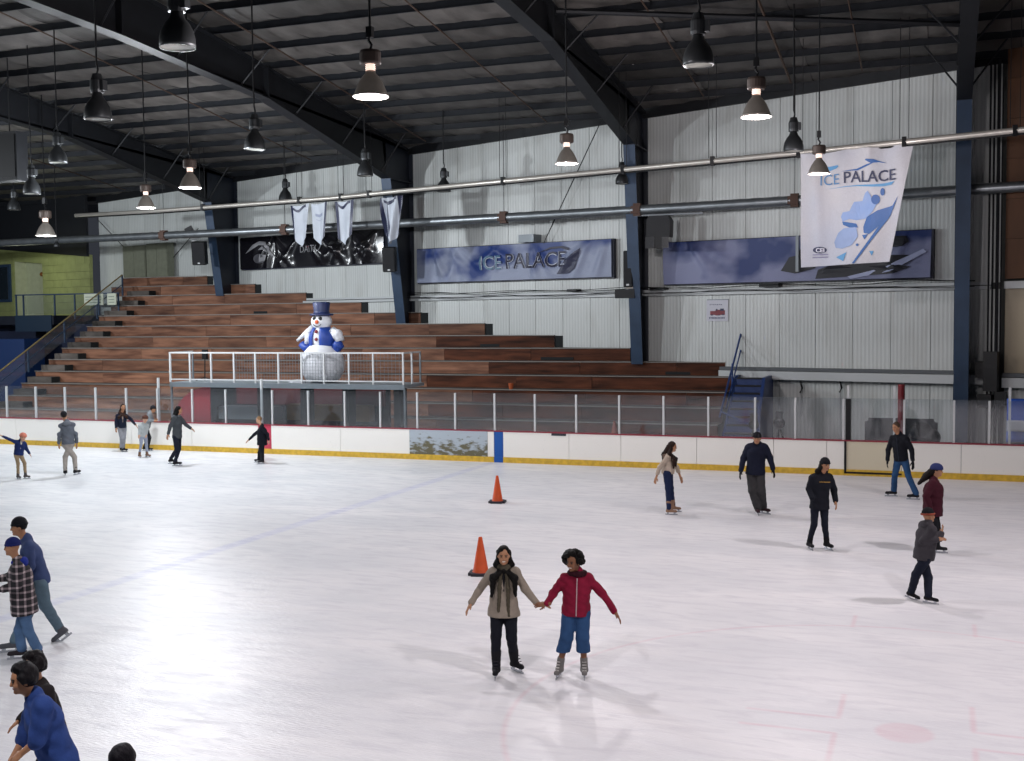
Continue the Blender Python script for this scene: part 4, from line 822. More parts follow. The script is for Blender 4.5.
OFF = [((-10.96, 14.92, 8.65), 1, 'largest unlit bell lamp at the top left edge of the picture'), ((-16.12, 19.25, 8.59), 1, 'unlit dark lamp on a thick cord in front of the left roof beam'), ((-25.31, 28.37, 9.33), 1, 'unlit grey lamp just under the far left roof beam'),
       ((-27.58, 29.69, 8.62), 1, 'unlit lamp second from the left edge'), ((-36.78, 38.53, 9.22), .95, 'smallest unlit lamp at the left edge'), ((-16.87, 26.14, 8.93), 1, 'unlit lamp hanging under the second roof beam, between two lit lamps'), ((-25.92, 42.4, 9.47), 1, 'unlit dark lamp right beside the small pennants'),
       ((-18.58, 35.58, 9.38), 1, 'unlit lamp hanging directly under the largest lit lamp'), ((-17.4, 39.6, 9.18), .95, 'unlit lamp on the upper pipe between the second column and the centre'), ((-10.4, 39.0, 9.06), .82, 'small unlit lamp in front of the top of the third column'),
       ((-4.07, 20.54, 8.91), 1, 'big unlit lamp at the top, right of the third roof beam'), ((-3.83, 32.61, 8.96), 1, 'unlit lamp at the upper left corner of the hanging banner')]
for a in OFF: off_lamp(*a)
off_lamp((-35.9, 40.0, 7.72), .45, 'tiny dim lamp beside the lowest lit lamp at the far left')
# lamp of the lit room behind the balcony
pl = bpy.data.lights.new('room_lamp_light', 'POINT'); pl.energy = 85; pl.color = (.96, 1.0, .72); pl.shadow_soft_size = .9; po = bpy.data.objects.new('room_lamp_light', pl); C.objects.link(po); po.location = (-44.8, 47.3, 7.0)
# ------------------------------------------------------------------ figures: smooth distance fields turned into one continuous mesh
class Field:
    def __init__(s): s.p = []; s.cut = []
    def cap(s, a, b, ra, rb=None, k=.03): s.p.append(('c', np.array(a, float), np.array(b, float), ra, ra if rb is None else rb, k)); return s
    def ell(s, c, r, ax=None, k=.03): s.p.append(('e', np.array(c, float), np.array(r, float), np.eye(3) if ax is None else np.array(ax, float), 0, k)); return s
    def plane(s, p, n): n = np.array(n, float); s.cut.append((np.array(p, float), n/np.linalg.norm(n))); return s
    def mesh(s, vox, wob=0.0, wf=30.0):
        lo = np.full(3, 1e9); hi = -lo
        for t in s.p:
            if t[0] == 'c': r = max(t[3], t[4]); lo = np.minimum(lo, np.minimum(t[1], t[2])-r); hi = np.maximum(hi, np.maximum(t[1], t[2])+r)
            else: r = t[2].max(); lo = np.minimum(lo, t[1]-r); hi = np.maximum(hi, t[1]+r)
        lo -= vox*3; hi += vox*3; n = np.maximum(4, np.ceil((hi-lo)/vox).astype(int)+1)
        ax = [lo[i]+vox*np.arange(n[i]) for i in range(3)]; V = np.full(n, .5, np.float32)
        for t in s.p:
            k = t[5]; pad = .06+k
            if t[0] == 'c': r = max(t[3], t[4]); l, h = np.minimum(t[1], t[2])-r-pad, np.maximum(t[1], t[2])+r+pad
            else: r = t[2].max(); l, h = t[1]-r-pad, t[1]+r+pad
            i0 = np.clip(np.floor((l-lo)/vox).astype(int), 0, n-1); i1 = np.clip(np.ceil((h-lo)/vox).astype(int)+1, 1, n)
            sl = tuple(slice(i0[q], i1[q]) for q in range(3)); G = np.stack(np.meshgrid(*[ax[q][sl[q]] for q in range(3)], indexing='ij'), -1)
            if t[0] == 'c':
                ba = t[2]-t[1]; L2 = max(float(ba@ba), 1e-9); pa = G-t[1]; u = np.clip((pa@ba)/L2, 0, 1)
                d = np.linalg.norm(pa-u[..., None]*ba, axis=-1)-(t[3]+(t[4]-t[3])*u)
            else:
                q = (G-t[1])@t[3].T; k0 = np.linalg.norm(q/t[2], axis=-1); k1 = np.linalg.norm(q/(t[2]**2), axis=-1)+1e-9; d = k0*(k0-1)/k1
            o = V[sl]; hh = np.maximum(k-np.abs(o-d), 0)/max(k, 1e-6); V[sl] = np.minimum(o, d)-hh*hh*k*.25
        if s.cut or wob:
            G = np.stack(np.meshgrid(*ax, indexing='ij'), -1)
            if wob: V = V+wob*(np.sin(G[..., 0]*wf+G[..., 2]*wf*.7)*np.sin(G[..., 2]*wf*1.1-G[..., 1]*wf*.8)).astype(np.float32)
            for p, nn in s.cut: V = np.maximum(V, (G-p)@nn)
        V[0], V[-1], V[:, 0], V[:, -1], V[:, :, 0], V[:, :, -1] = (.5,)*6
        ins = V < 0; cells = np.zeros(tuple(n-1), np.float32); acc = np.zeros(tuple(n-1)+(3,), np.float32)
        gi = np.stack(np.meshgrid(*[np.arange(q, dtype=np.float32) for q in n], indexing='ij'), -1); quads = []
        for a in range(3):
            b, c = (a+1) % 3, (a+2) % 3
            s0 = [slice(None)]*3; s1 = [slice(None)]*3; s0[a] = slice(0, -1); s1[a] = slice(1, None); s0, s1 = tuple(s0), tuple(s1)
            v0, v1 = V[s0], V[s1]; cr = ins[s0] != ins[s1]; ix = np.argwhere(cr)
            if not len(ix): continue
            t = (v0[cr]/(v0[cr]-v1[cr])); P = ix.astype(np.float32); P[:, a] += t; flip = ins[s0][cr]
            for db in (0, -1):
                for dc in (0, -1):
                    c_ = ix.copy(); c_[:, b] += db; c_[:, c] += dc; np.add.at(cells, tuple(c_.T), 1); np.add.at(acc, tuple(c_.T), P)
            q = []
            for db, dc in ((0, 0), (-1, 0), (-1, -1), (0, -1)):
                c_ = ix.copy(); c_[:, b] += db; c_[:, c] += dc; q.append(np.ravel_multi_index(tuple(c_.T), tuple(n-1)))
            q = np.stack(q, 1); q[flip] = q[flip][:, ::-1]; quads.append(q[:, ::-1])
        if not quads: return np.zeros((0, 3)), np.zeros((0, 4), int)
        m = cells > 0; idm = -np.ones(m.size, int); idm[np.flatnonzero(m)] = np.arange(m.sum()); vs = acc[m]/cells[m][:, None]
        return lo+vs*vox, idm[np.concatenate(quads)]
def add_mesh(name, parts, m, parent):
    vs, fs, off = [], [], 0
    for v, f in parts: vs.append(v); fs.append(f+off); off += len(v)
    V = np.concatenate(vs); Fq = np.concatenate(fs); me = bpy.data.meshes.new(name)
    me.vertices.add(len(V)); me.vertices.foreach_set('co', V.astype(np.float32).ravel()); me.loops.add(len(Fq)*4); me.loops.foreach_set('vertex_index', Fq.astype(np.int32).ravel())
    me.polygons.add(len(Fq)); me.polygons.foreach_set('loop_start', np.arange(0, len(Fq)*4, 4, dtype=np.int32)); me.polygons.foreach_set('use_smooth', np.ones(len(Fq), bool))
    me.update(calc_edges=True); return link_mesh(name, me, m, parent)
def nrm(v): v = np.array(v, float); return v/(np.linalg.norm(v)+1e-9)
SKIN = {'light': mat('skin_light', 'c49a80', .5, spec=.3), 'mid': mat('skin_mid', 'a87a5c', .5, spec=.3), 'dark': mat('skin_brown', '7d543c', .5, spec=.3)}
m_blade = mat('skate_blade', 'b8bcc2', .25, .8); m_eye = mat('eye_dark', '17110e', .3); m_lip = mat('lip', '8a4a44', .5); m_sole = mat('skate_sole', '15151a', .5)
def cloth(col, var=.18, bump=.25): return mat('cloth_'+col, col, .85, var=var, scale=9, bump=bump, bscale=28, spec=.2)
def hand_field(wr, d, side, palm_n, S, curl=.35):
    """palm, four unequal fingers bent twice, thumb from the side of the palm"""
    d = nrm(d); pn = nrm(palm_n-np.dot(palm_n, d)*d); sd = np.cross(d, pn)*side; F = Field(); h = S
    c = wr+d*.05*h; F.ell(c, (.045*h, .018*h, .052*h), (sd, pn, d), k=.012); F.cap(wr-d*.04*h, wr+d*.02*h, .026*h, .024*h, k=.015)
    for j, (o, L) in enumerate(((-.031, .062), (-.010, .076), (.011, .071), (.031, .054))):
        b = wr+d*.092*h+sd*o*h; d1 = nrm(d+pn*curl*.5+sd*o*2.0); d2 = nrm(d+pn*curl*1.6); e = b+d1*L*.55*h; f = e+d2*L*.5*h
        F.cap(b-d*.02*h, e, .0095*h, .0088*h, k=.004); F.cap(e, f, .0088*h, .0072*h, k=.003)
    t0 = wr+d*.03*h-sd*.032*h; t1 = t0+nrm(d*.7-sd*.75+pn*.3)*.04*h; t2 = t1+nrm(d+pn*.35-sd*.15)*.032*h
    F.cap(t0, t1, .013*h, .011*h, k=.01); F.cap(t1, t2, .0105*h, .0085*h, k=.003); return F
def make_person(name, pose, st, label, group=None):
    """pose: joints in a local frame (x to the viewer's right, y away, z up); st: clothing style"""
    root = empty('person', (*pose['loc'], 0), pose['az'], label, 'person', group); S = pose['S']*st.get('k', 1); vox = st.get('vox', .014)
    J = {k: [np.array(q, float) for q in pose[k]] for k in ('sh', 'el', 'wr', 'hp', 'kn', 'ft')}; hd = np.array(pose['hd'], float)
    ph = math.radians(pose['phi']); hp_ = math.radians(pose['hphi']); fw = np.array((math.sin(ph), -math.cos(ph), 0)); hf = np.array((math.sin(hp_), -math.cos(hp_), 0))
    shm = (J['sh'][0]+J['sh'][1])/2; hpm = (J['hp'][0]+J['hp'][1])/2; up = nrm(shm-hpm); a = np.array((math.cos(ph), math.sin(ph), 0)); a = nrm(a-(a@up)*up); f = np.cross(up, a); f = f if f@fw > 0 else -f
    AX = (a, f, up)
    # clamp shoulder and hip spread to human size
    for key, w_ in (('sh', .165*S), ('hp', .085*S)):
        mid = (J[key][0]+J[key][1])/2
        for j in (0, 1): J[key][j] = mid+a*w_*(1 if j else -1)+up*((J[key][j]-mid)@up)*.6
    skin = SKIN[st.get('skin', 'light')]; fat = st.get('fat', 1.0)
    # head frame
    neck = shm+up*.045*S; hu = nrm(nrm(hd-neck)*.4+np.array((0, 0, 1))*.6+hf*st.get('nod', .08)*-1); hs = nrm(np.cross(hf, hu)); hff = np.cross(hu, hs); HS = S**.5*st.get('hk', 1.0); HX = (hs, hff, hu)
    hc = hd+hu*.005
    Bd = Field(); Bd.ell(hc+hu*.02*HS, (.073*HS, .092*HS, .098*HS), HX, k=.02); Bd.ell(hc+hff*.022*HS-hu*.055*HS, (.052*HS, .062*HS, .058*HS), HX, k=.03); Bd.ell(hc+hff*.07*HS-hu*.088*HS, (.022*HS, .02*HS, .018*HS), HX, k=.02)
    for s in (-1, 1): Bd.ell(hc+hs*s*.073*HS-hff*.005-hu*.012*HS, (.012*HS, .022*HS, .032*HS), HX, k=.008); Bd.ell(hc+hs*s*.035*HS+hff*.068*HS-hu*.03*HS, (.022*HS, .02*HS, .02*HS), HX, k=.02)
    Bd.cap(hc+hff*.086*HS+hu*.012*HS, hc+hff*.101*HS-hu*.024*HS, .009*HS, .0125*HS, k=.014)
    Bd.cap(hc-hu*.07*HS-hff*.01, neck-up*.03, .05*S, .055*S, k=.03)
    Bd.cap(J['sh'][0]-up*.045*S+a*.01, J['sh'][1]-up*.045*S-a*.01, .036*S, k=.03) if False else None; Bd.ell(shm-up*.15*S, (.125*S, .075*S, .15*S), AX, k=.05); Bd.ell(hpm+up*.03*S, (.115*S, .08*S, .10*S), AX, k=.05); Bd.cap(shm-up*.15*S, hpm, .075*S, k=.05); Bd.cap(J['sh'][0]-up*.05*S, J['sh'][1]-up*.05*S, .034*S, k=.02)
    feet = []
    for j in (0, 1):
        sh, el, wr = J['sh'][j], J['el'][j], J['wr'][j]; Bd.cap(sh-up*.05*S, el, .038*S, .034*S, k=.02); Bd.cap(el, wr, .036*S, .024*S, k=.012)
        ft = J['ft'][j]; t = math.radians(pose['fa'][j]); pit = st.get('pitch', (0, 0))[j]; td = np.array((math.sin(t)*math.cos(pit), -math.cos(t)*math.cos(pit), -math.sin(pit))); tu = nrm(np.array((0, 0, 1))-(td[2])*td)
        ank = ft-td*.055*S+tu*.15*S; feet.append((ft, td, tu, ank)); hp, kn = J['hp'][j], J['kn'][j]
        bare = 1.0 if st.get('leglen', 1) < 1 else .62; Bd.cap(hp, kn, .062*S, .05*S*bare, k=.02); Bd.cap(kn, ank, .054*S*bare, .036*S*bare, k=.01); Bd.cap(ank, ank-tu*.05*S, .036*S, k=.02)
    parts = [Bd.mesh(min(vox, .011))]; gl = st.get('glove'); hands = []
    for j in (0, 1):
        if j in st.get('nohand', ()): continue
        wr, el = J['wr'][j], J['el'][j]; d = nrm(wr-el); tgt = st.get('hand_dir', {}).get(j)
        if tgt is not None: d = nrm(tgt)
        pn = nrm(hpm-wr) if j not in st.get('palm', {}) else np.array(st['palm'][j], float)
        Hf = hand_field(wr, d, 1 if j else -1, pn, S*(1.12 if gl else 1.02), st.get('curl', .35)); hands.append(Hf.mesh(.0055 if vox > .012 else .0042))
    if gl: [add_mesh('glove', [e_], cloth(gl), root) for e_ in hands]
    else: parts += hands
    body = add_mesh('body', parts, skin, root)
    if not st.get('noface'):
        ep = []; 
        for s in (-1, 1): E_ = Field(); E_.ell(hc+hs*s*.030*HS+hff*.086*HS+hu*.008*HS, (.014*HS, .008*HS, .008*HS), HX); ep.append(E_.mesh(.003)); 
        [add_mesh('eye', [e_], m_eye, body) for e_ in ep]
        bp = []
        for s in (-1, 1): E_ = Field(); E_.cap(hc+hs*s*.016*HS+hff*.092*HS+hu*.026*HS, hc+hs*s*.046*HS+hff*.078*HS+hu*.026*HS, .0045*HS, k=.001); bp.append(E_.mesh(.003))
        [add_mesh('eyebrow', [e_], mat('hair_'+st.get('haircol', '15110f'), st.get('haircol', '15110f'), .5), body) for e_ in bp]
        M_ = Field(); M_.ell(hc+hff*.083*HS-hu*.056*HS, (.024*HS, .01*HS, .0075*HS), HX); add_mesh('mouth', [M_.mesh(.003)], MATS['cloth_dcd0c8'] if 'cloth_dcd0c8' in MATS and st.get('smile') else m_lip, body)
        if st.get('smile'):
            M_ = Field(); M_.ell(hc+hff*.0895*HS-hu*.054*HS, (.018*HS, .006*HS, .004*HS), HX); add_mesh('teeth', [M_.mesh(.0025)], mat('teeth', 'e0dcd4', .4), body)
    # trousers
    T_ = Field(); lw, lk, la = st.get('leg', (.088, .066, .052)); T_.ell(hpm+up*.035*S, (.15*S*fat, .112*S*fat, .12*S), AX, k=.04)
    for j in (0, 1):
        ft, td, tu, ank = feet[j]; hp, kn = J['hp'][j]*.75+hpm*.25*1.0, J['kn'][j]; hp = J['hp'][j]; tl = st.get('leglen', 1.0); e = kn+(ank-kn)*tl
        T_.cap(hp, kn, lw*S*fat, lk*S, k=.03); T_.cap(kn, e, lk*S, la*S, k=.02)
    cut = st.get('legcut')
    if cut: T_.plane((0, 0, cut), (0, 0, -1))
    tm = [T_.mesh(vox, st.get('twob', .004), 26)]
    add_mesh(st.get('legname', 'trousers'), tm, cloth(st['leg_col']), root)
    # top garment
    G = Field(); tw, td_, slv, cuf = st.get('top', (.175, .125, .062, .043)); hem = st.get('hem', .0); fl = st.get('flare', 1.0)
    G.ell(shm-up*.15*S, (tw*S, td_*.95*S, .18*S), AX, k=.05); G.cap(J['sh'][0]-up*.03*S+a*.02*S, J['sh'][1]-up*.03*S-a*.02*S, slv*S*.98, k=.04); G.cap(J['sh'][0]*.8+shm*.2-up*.01*S, neck, .05*S, .055*S, k=.05); G.cap(J['sh'][1]*.8+shm*.2-up*.01*S, neck, .05*S, .055*S, k=.05)
    hp2 = hpm-up*(hem*S); p_a = shm-up*.18*S
    for q in range(6): t = q/5; G.ell(p_a*(1-t)+(hp2+up*.02*S)*t, (tw*(.93-.05*math.sin(PI*t)+.03*t)*S*(1+(fl-1)*t), td_*(.95+.04*t)*S*(1+(fl-1)*t), .13*S), AX, k=.04)
    for j in (0, 1):
        sh, el, wr = J['sh'][j]-up*.035*S, J['el'][j], J['wr'][j]; sl_ = st.get('sleeve', 1.0)
        G.cap(sh, el, slv*S, (slv*.85)*S, k=.03)
        if sl_ >= 1: G.cap(el, wr-(wr-el)*.03, slv*.86*S, cuf*S, k=.02)
    if st.get('collar', 1): G.cap(neck-up*.02, neck+up*.03*S, .075*S, .07*S, k=.03)
    G.plane(hp2-up*.0, -up)
    tmesh = [G.mesh(vox, st.get('wob', .006), st.get('wf', 24))]
    top = add_mesh(st.get('topname', 'jacket'), tmesh, st.get('top_mat') or cloth(st['top_col']), root)
    if st.get('hoodie'): H_ = Field(); H_.ell(neck-f*.075*S-up*.02*S, (.11*S, .06*S, .075*S), AX, k=.03); H_.cap(neck-f*.02*S-a*.07*S, neck+f*.06*S-a*.04*S, .032*S, k=.03); H_.cap(neck-f*.02*S+a*.07*S, neck+f*.06*S+a*.04*S, .032*S, k=.03); add_mesh('hood', [H_.mesh(vox)], cloth(st['hoodie']), root)
    if st.get('zip'):
        Z = Field(); n_ = 7; prev = None
        for q in range(n_):
            p = shm+(hp2+up*.02-shm)*(q/(n_-1)); w_ = td_*(1.03 if q > 1 else .93)*S*(fl if q > 3 else 1)+.006; p = p+f*w_
            if prev is not None: Z.cap(prev, p, .0075, k=.002)
            prev = p
        add_mesh('zip', [Z.mesh(.006)], cloth(st['zip'], 0, 0), root)
    if st.get('print'):
        pr = B(); p = shm-up*.09*S+f*(td_*S+.012)
        for q in range(8): c_ = p+a*(-.08+q*.026)*S; v = [pr.verts.new(tuple(c_+a*dx+up*dz+f*.0)) for dx, dz in ((0, -.009), (.019, -.009), (.019, .009), (0, .009))]; pr.faces.new(v)
        obj('chest_lettering', pr, mat('gold_print', st['print'], .5), root)
    # skates
    for j in (0, 1):
        ft, td, tu, ank = feet[j]; K = Field(); base = ft+tu*.055*S; heel = base-td*.085*S+tu*.03*S; toe = base+td*.10*S+tu*.025*S; bt = st.get('boot', .24)
        K.cap(heel, toe, .043*S, .038*S, k=.02); K.cap(base-td*.055*S+tu*.03*S, ank+nrm(J['kn'][j]-ank)*(bt-.15)*S, .05*S, .052*S*st.get('bootw', 1), k=.04); K.plane(base+tu*.004, -tu)
        k_ = add_mesh('skate', [K.mesh(min(vox, .011))], cloth(st.get('boot_col', '17171b'), .1, .05), root)
        sd = np.cross(tu, td); bm = B()
        def bx(p0_, p1_, w_, z0, z1):
            v = []
            for z in (z0, z1):
                for p, s in ((p0_, -1), (p0_, 1), (p1_, 1), (p1_, -1)): v.append(bm.verts.new(tuple(ft+td*p*S+sd*s*w_*S+tu*z*S)))
            for q in ((0, 1, 2, 3), (4, 5, 6, 7), (0, 1, 5, 4), (1, 2, 6, 5), (2, 3, 7, 6), (3, 0, 4, 7)): bm.faces.new([v[i] for i in q])
        bx(-.14, .145, .003, 0, .028); bx(-.10, -.06, .012, .025, .062); bx(.05, .1, .012, .025, .062); obj('blade', bm, m_blade, k_)
        if st.get('laces'):
            Lc = Field()
            for q in range(5): t = q/4; c_ = base+td*(.088-.10*t)*S+tu*(.052+.13*t)*S; Lc.cap(c_-sd*.025*S+tu*.006, c_+sd*.025*S+tu*.006, .0055, k=.001)
            add_mesh('laces', [Lc.mesh(.004)], cloth(st['laces'], 0, 0), k_)
    # hair and headwear
    hair = st.get('hair', 'short'); hcol = st.get('haircol', '0d0a09'); hm = mat('hairy_'+hcol, hcol, .6, var=.35, scale=14, stretch=(1, 1, .25), bump=.5, bscale=40, spec=.15); H = Field(); hv = min(vox, .011)
    td__ = st.get('top', (.175, .125, .062, .043))[1]
    if hair != 'none':
        H3 = Field(); H.ell(hc+hu*.034*HS-hff*.014*HS, (.084*HS, .096*HS, .098*HS), HX, k=.02); H.plane(hc+hff*.045*HS+hu*.03*HS, nrm(hff-hu*.75))
        if hair in ('long', 'longside'):
            Ln = st.get('hairlen', .38)*S
            for s in (-1, 1):
                r0 = hc+hs*s*.062*HS-hff*.02*HS; p1 = neck+hs*s*.095*S+f*.03*S*st.get('hfront', 1)+up*.045*S; p2 = shm+a*s*.135*S-up*.06*S+f*(td__+.012)*S*st.get('hfront', 1); p3 = shm+a*s*.155*S-up*(Ln-.12*S)+f*(td__+.015)*S*st.get('hfront', 1)
                H3.cap(r0+hu*.05*HS, r0-hu*.05*HS, .034*HS, .036*HS, k=.02); H3.cap(r0-hu*.05*HS, p1, .036*HS, .038*HS, k=.03); H3.cap(p1, p2, .042*HS, .044*HS, k=.03); H3.cap(p2, p3, .044*HS, .02*HS, k=.03)
            bk = neck-f*.1*S-up*.1*S; H3.cap(hc-hff*.07*HS, neck-f*.075*S, .065*HS, .07*HS, k=.04); H3.cap(neck-f*.075*S, bk-up*Ln*.4, .075*HS, .04*HS, k=.04)
        H2 = None
        if hair == 'curly':
            H = Field(); rng = random.Random(5)
            for q in range(60):
                th = rng.uniform(0, 2*PI); ph_ = math.acos(rng.uniform(-.55, 1)); cw = st.get('curl_size', 1.0); v = (hs*math.sin(ph_)*math.cos(th)*.12+hff*math.sin(ph_)*math.sin(th)*.10+hu*math.cos(ph_)*.10)*cw+hu*.03
                if v@hff > .055 and v@hu < .085: continue
                H.ell(hc+v*HS, (.034*HS,)*3, HX, k=.015)
            H.ell(hc+hu*.03*HS-hff*.03*HS, (.1*HS, .095*HS, .105*HS), HX, k=.02); H.plane(hc+hff*.06*HS+hu*.04*HS, nrm(hff-hu*.55))
        if hair == 'wind':        # long hair flying back
            b0 = hc-hff*.07*HS; b1 = b0-hff*.12*S-hu*.13*S; b2 = b1-hff*.13*S-hu*.16*S; H3.cap(b0, b1, .075*HS, .065*HS, k=.03); H3.cap(b1, b2, .065*HS, .03*HS, k=.03)
        add_mesh('hair', [H.mesh(hv, .004, 60)]+([H3.mesh(hv, .005, 50)] if H3.p else []), hm, root)
    hat = st.get('hat')
    if hat:
        kind, col = hat[:2]; K = Field(); cm = cloth(col, .1, .15)
        if kind in ('beanie', 'cap'):
            K.ell(hc+hu*.045*HS-hff*.01*HS, (.09*HS, .102*HS, .098*HS), HX, k=.02); K.plane(hc+hu*.028*HS, nrm(-hu+hff*.12))
            if kind == 'beanie': K2 = Field(); [K2.cap(hc+hu*.038*HS+(hs*math.cos(t)*.085+hff*(math.sin(t)*.096-.01))*HS, hc+hu*.038*HS+(hs*math.cos(t+.5)*.085+hff*(math.sin(t+.5)*.096-.01))*HS, .014*HS, k=.01) for t in np.arange(0, 6.3, .5)]
        if kind == 'helmet':
            K.ell(hc+hu*.045*HS-hff*.01*HS, (.105*HS, .122*HS, .10*HS), HX, k=.02); K.plane(hc+hu*.02*HS, -hu)
        h_ = add_mesh({'beanie': 'beanie', 'cap': 'cap', 'helmet': 'helmet'}[kind], [K.mesh(hv)], cm, root)
        if kind == 'beanie': add_mesh('brim', [K2.mesh(hv*.8)], cloth(hat[2], .1) if len(hat) > 2 else cm, h_)
        if kind == 'cap':
            K2 = Field(); K2.ell(hc+hu*.045*HS+hff*.12*HS*(st.get('capdir', 1)), (.065*HS, .07*HS, .01*HS), HX, k=.01); add_mesh('visor', [K2.mesh(.006)], cm, h_)
        if kind == 'helmet':
            K2 = Field(); K2.cap(hc+hu*.02*HS+hs*.09*HS, hc-hu*.1*HS+hff*.04*HS, .007, k=.001); K2.cap(hc+hu*.02*HS-hs*.09*HS, hc-hu*.1*HS+hff*.04*HS, .007, k=.001); add_mesh('strap', [K2.mesh(.005)], cloth('1a1a1e', 0, 0), h_)
    if st.get('scarf'):
        K = Field()
        for t in np.arange(0, 6.2, .45): K.cap(neck+up*.02+(a*math.cos(t)*.082+f*(math.sin(t)*.075+.012))*S, neck+up*.02+(a*math.cos(t+.45)*.082+f*(math.sin(t+.45)*.075+.012))*S, .032*S, k=.02)
        for s, L in ((-1, .50), (1, .56)): K.cap(neck+f*.1*S+a*s*.03*S, shm-up*.2*S+f*(td_+.015)*S+a*s*.055*S, .026*S, .026*S, k=.02); K.cap(shm-up*.2*S+f*(td_+.015)*S+a*s*.055*S, shm-up*L*S+f*(td_+.02)*S+a*s*.065*S, .026*S, .02*S, k=.02)
        add_mesh('scarf', [K.mesh(.009, .004, 60)], cloth(st['scarf'], .4), root)
    if st.get('collar_fur'):
        K = Field()
        for t in np.arange(0, 6.2, .5): K.cap(neck+up*.005+(a*math.cos(t)*.095+f*(math.sin(t)*.085+.012))*S, neck+up*.005+(a*math.cos(t+.5)*.095+f*(math.sin(t+.5)*.085+.012))*S, .034*S, k=.02)
        add_mesh('fur_collar', [K.mesh(.009, .005, 90)], cloth(st['collar_fur'], .4), root)
    if st.get('inner'):
        K = Field(); K.cap(neck+f*.07*S, shm-up*.24*S+f*(td_+.002)*S, .04*S, .012*S, k=.01); add_mesh('shirt', [K.mesh(.009)], cloth(st['inner'], .3), root)
    if st.get('band'): K = Field(); [K.cap(hc+hu*.03*HS+(hs*math.cos(t)*.092+hff*(math.sin(t)*.104-.01))*HS, hc+hu*.03*HS+(hs*math.cos(t+.4)*.092+hff*(math.sin(t+.4)*.104-.01))*HS, .016*HS, k=.01) for t in np.arange(0, 6.3, .4)]; add_mesh('hat_band', [K.mesh(.009)], cloth(st['band'], .4), root)
    return root
POSES = {}
POSES['beige'] = {'loc': (-5.077, 13.314), 'az': 0.3643, 'phi': 0, 'hphi': 0, 'S': 0.965, 'fa': (-5, 35), 'ht': (-0.022, 0.0, 1.66), 'hd': (-0.021, -0.058, 1.52), 'sh': [(-0.182, -0.0, 1.326), (0.138, 0.0, 1.323)], 'el': [(-0.301, 0.019, 1.127), (0.24, 0.019, 1.089)], 'wr': [(-0.431, -0.077, 0.936), (0.402, -0.077, 0.914)], 'hp': [(-0.112, 0.0, 0.85), (0.052, 0.0, 0.848)], 'kn': [(-0.128, -0.058, 0.509), (0.066, -0.058, 0.482)], 'ft': [(-0.133, -0.116, 0.0), (0.133, 0.116, 0.0)]}
POSES['maroon'] = {'loc': (-4.272, 13.474), 'az': 0.307, 'phi': 0, 'hphi': -35, 'S': 0.921, 'fa': (-15, 0), 'ht': (0.055, 0.0, 1.584), 'hd': (0.036, -0.055, 1.458), 'sh': [(-0.071, 0.0, 1.276), (0.227, -0.0, 1.27)], 'el': [(-0.222, 0.018, 1.045), (0.392, 0.018, 1.053)], 'wr': [(-0.302, -0.074, 0.942), (0.543, -0.074, 0.844)], 'hp': [(-0.024, 0.0, 0.836), (0.15, 0.0, 0.836)], 'kn': [(-0.054, -0.055, 0.523), (0.142, -0.055, 0.524)], 'ft': [(-0.161, 0.001, 0.0), (0.161, -0.001, 0.0)]}
POSES['cream'] = {'loc': (-5.645, 25.554), 'az': 0.2174, 'phi': 80, 'hphi': 90, 'S': 0.96, 'fa': (90, 85), 'ht': (-0.044, 0.0, 1.651), 'hd': (-0.024, -0.01, 1.516), 'sh': [(-0.196, -0.161, 1.305), (-0.04, 0.161, 1.278)], 'el': [(-0.308, -0.205, 1.074), (0.081, 0.211, 1.022)], 'wr': [(-0.378, -0.202, 0.855), (0.155, 0.176, 0.823)], 'hp': [(-0.142, -0.085, 0.932), (-0.098, 0.085, 0.909)], 'kn': [(-0.12, -0.105, 0.582), (-0.06, 0.085, 0.566)], 'ft': [(-0.047, -0.204, 0.0), (0.047, 0.204, 0.0)]}
POSES['parka'] = {'loc': (-3.732, 26.003), 'az': 0.1425, 'phi': -5, 'hphi': -5, 'S': 1.1, 'fa': (5, 50), 'ht': (-0.094, -0.0, 1.892), 'hd': (-0.102, -0.066, 1.72), 'sh': [(-0.267, 0.016, 1.529), (0.052, -0.016, 1.571)], 'el': [(-0.4, 0.043, 1.247), (0.184, 0.001, 1.291)], 'wr': [(-0.453, -0.068, 0.993), (0.249, -0.107, 1.045)], 'hp': [(-0.233, 0.009, 0.953), (-0.035, -0.009, 0.959)], 'kn': [(-0.188, -0.056, 0.533), (-0.012, -0.075, 0.54)], 'ft': [(-0.077, -0.078, 0.0), (0.077, 0.078, 0.0)]}
POSES['black'] = {'loc': (-2.12, 22.393), 'az': 0.0944, 'phi': 20, 'hphi': 35, 'S': 1.032, 'fa': (20, 35), 'ht': (0.097, -0.0, 1.775), 'hd': (0.094, -0.058, 1.635), 'sh': [(-0.128, -0.06, 1.412), (0.178, 0.06, 1.423)], 'el': [(-0.199, -0.058, 1.178), (0.263, 0.097, 1.14)], 'wr': [(-0.141, -0.148, 1.012), (0.292, -0.007, 0.946)], 'hp': [(-0.082, -0.032, 0.852), (0.071, 0.032, 0.847)], 'kn': [(-0.102, -0.093, 0.488), (0.096, -0.023, 0.482)], 'ft': [(-0.167, -0.022, 0.0), (0.167, 0.022, 0.0)]}
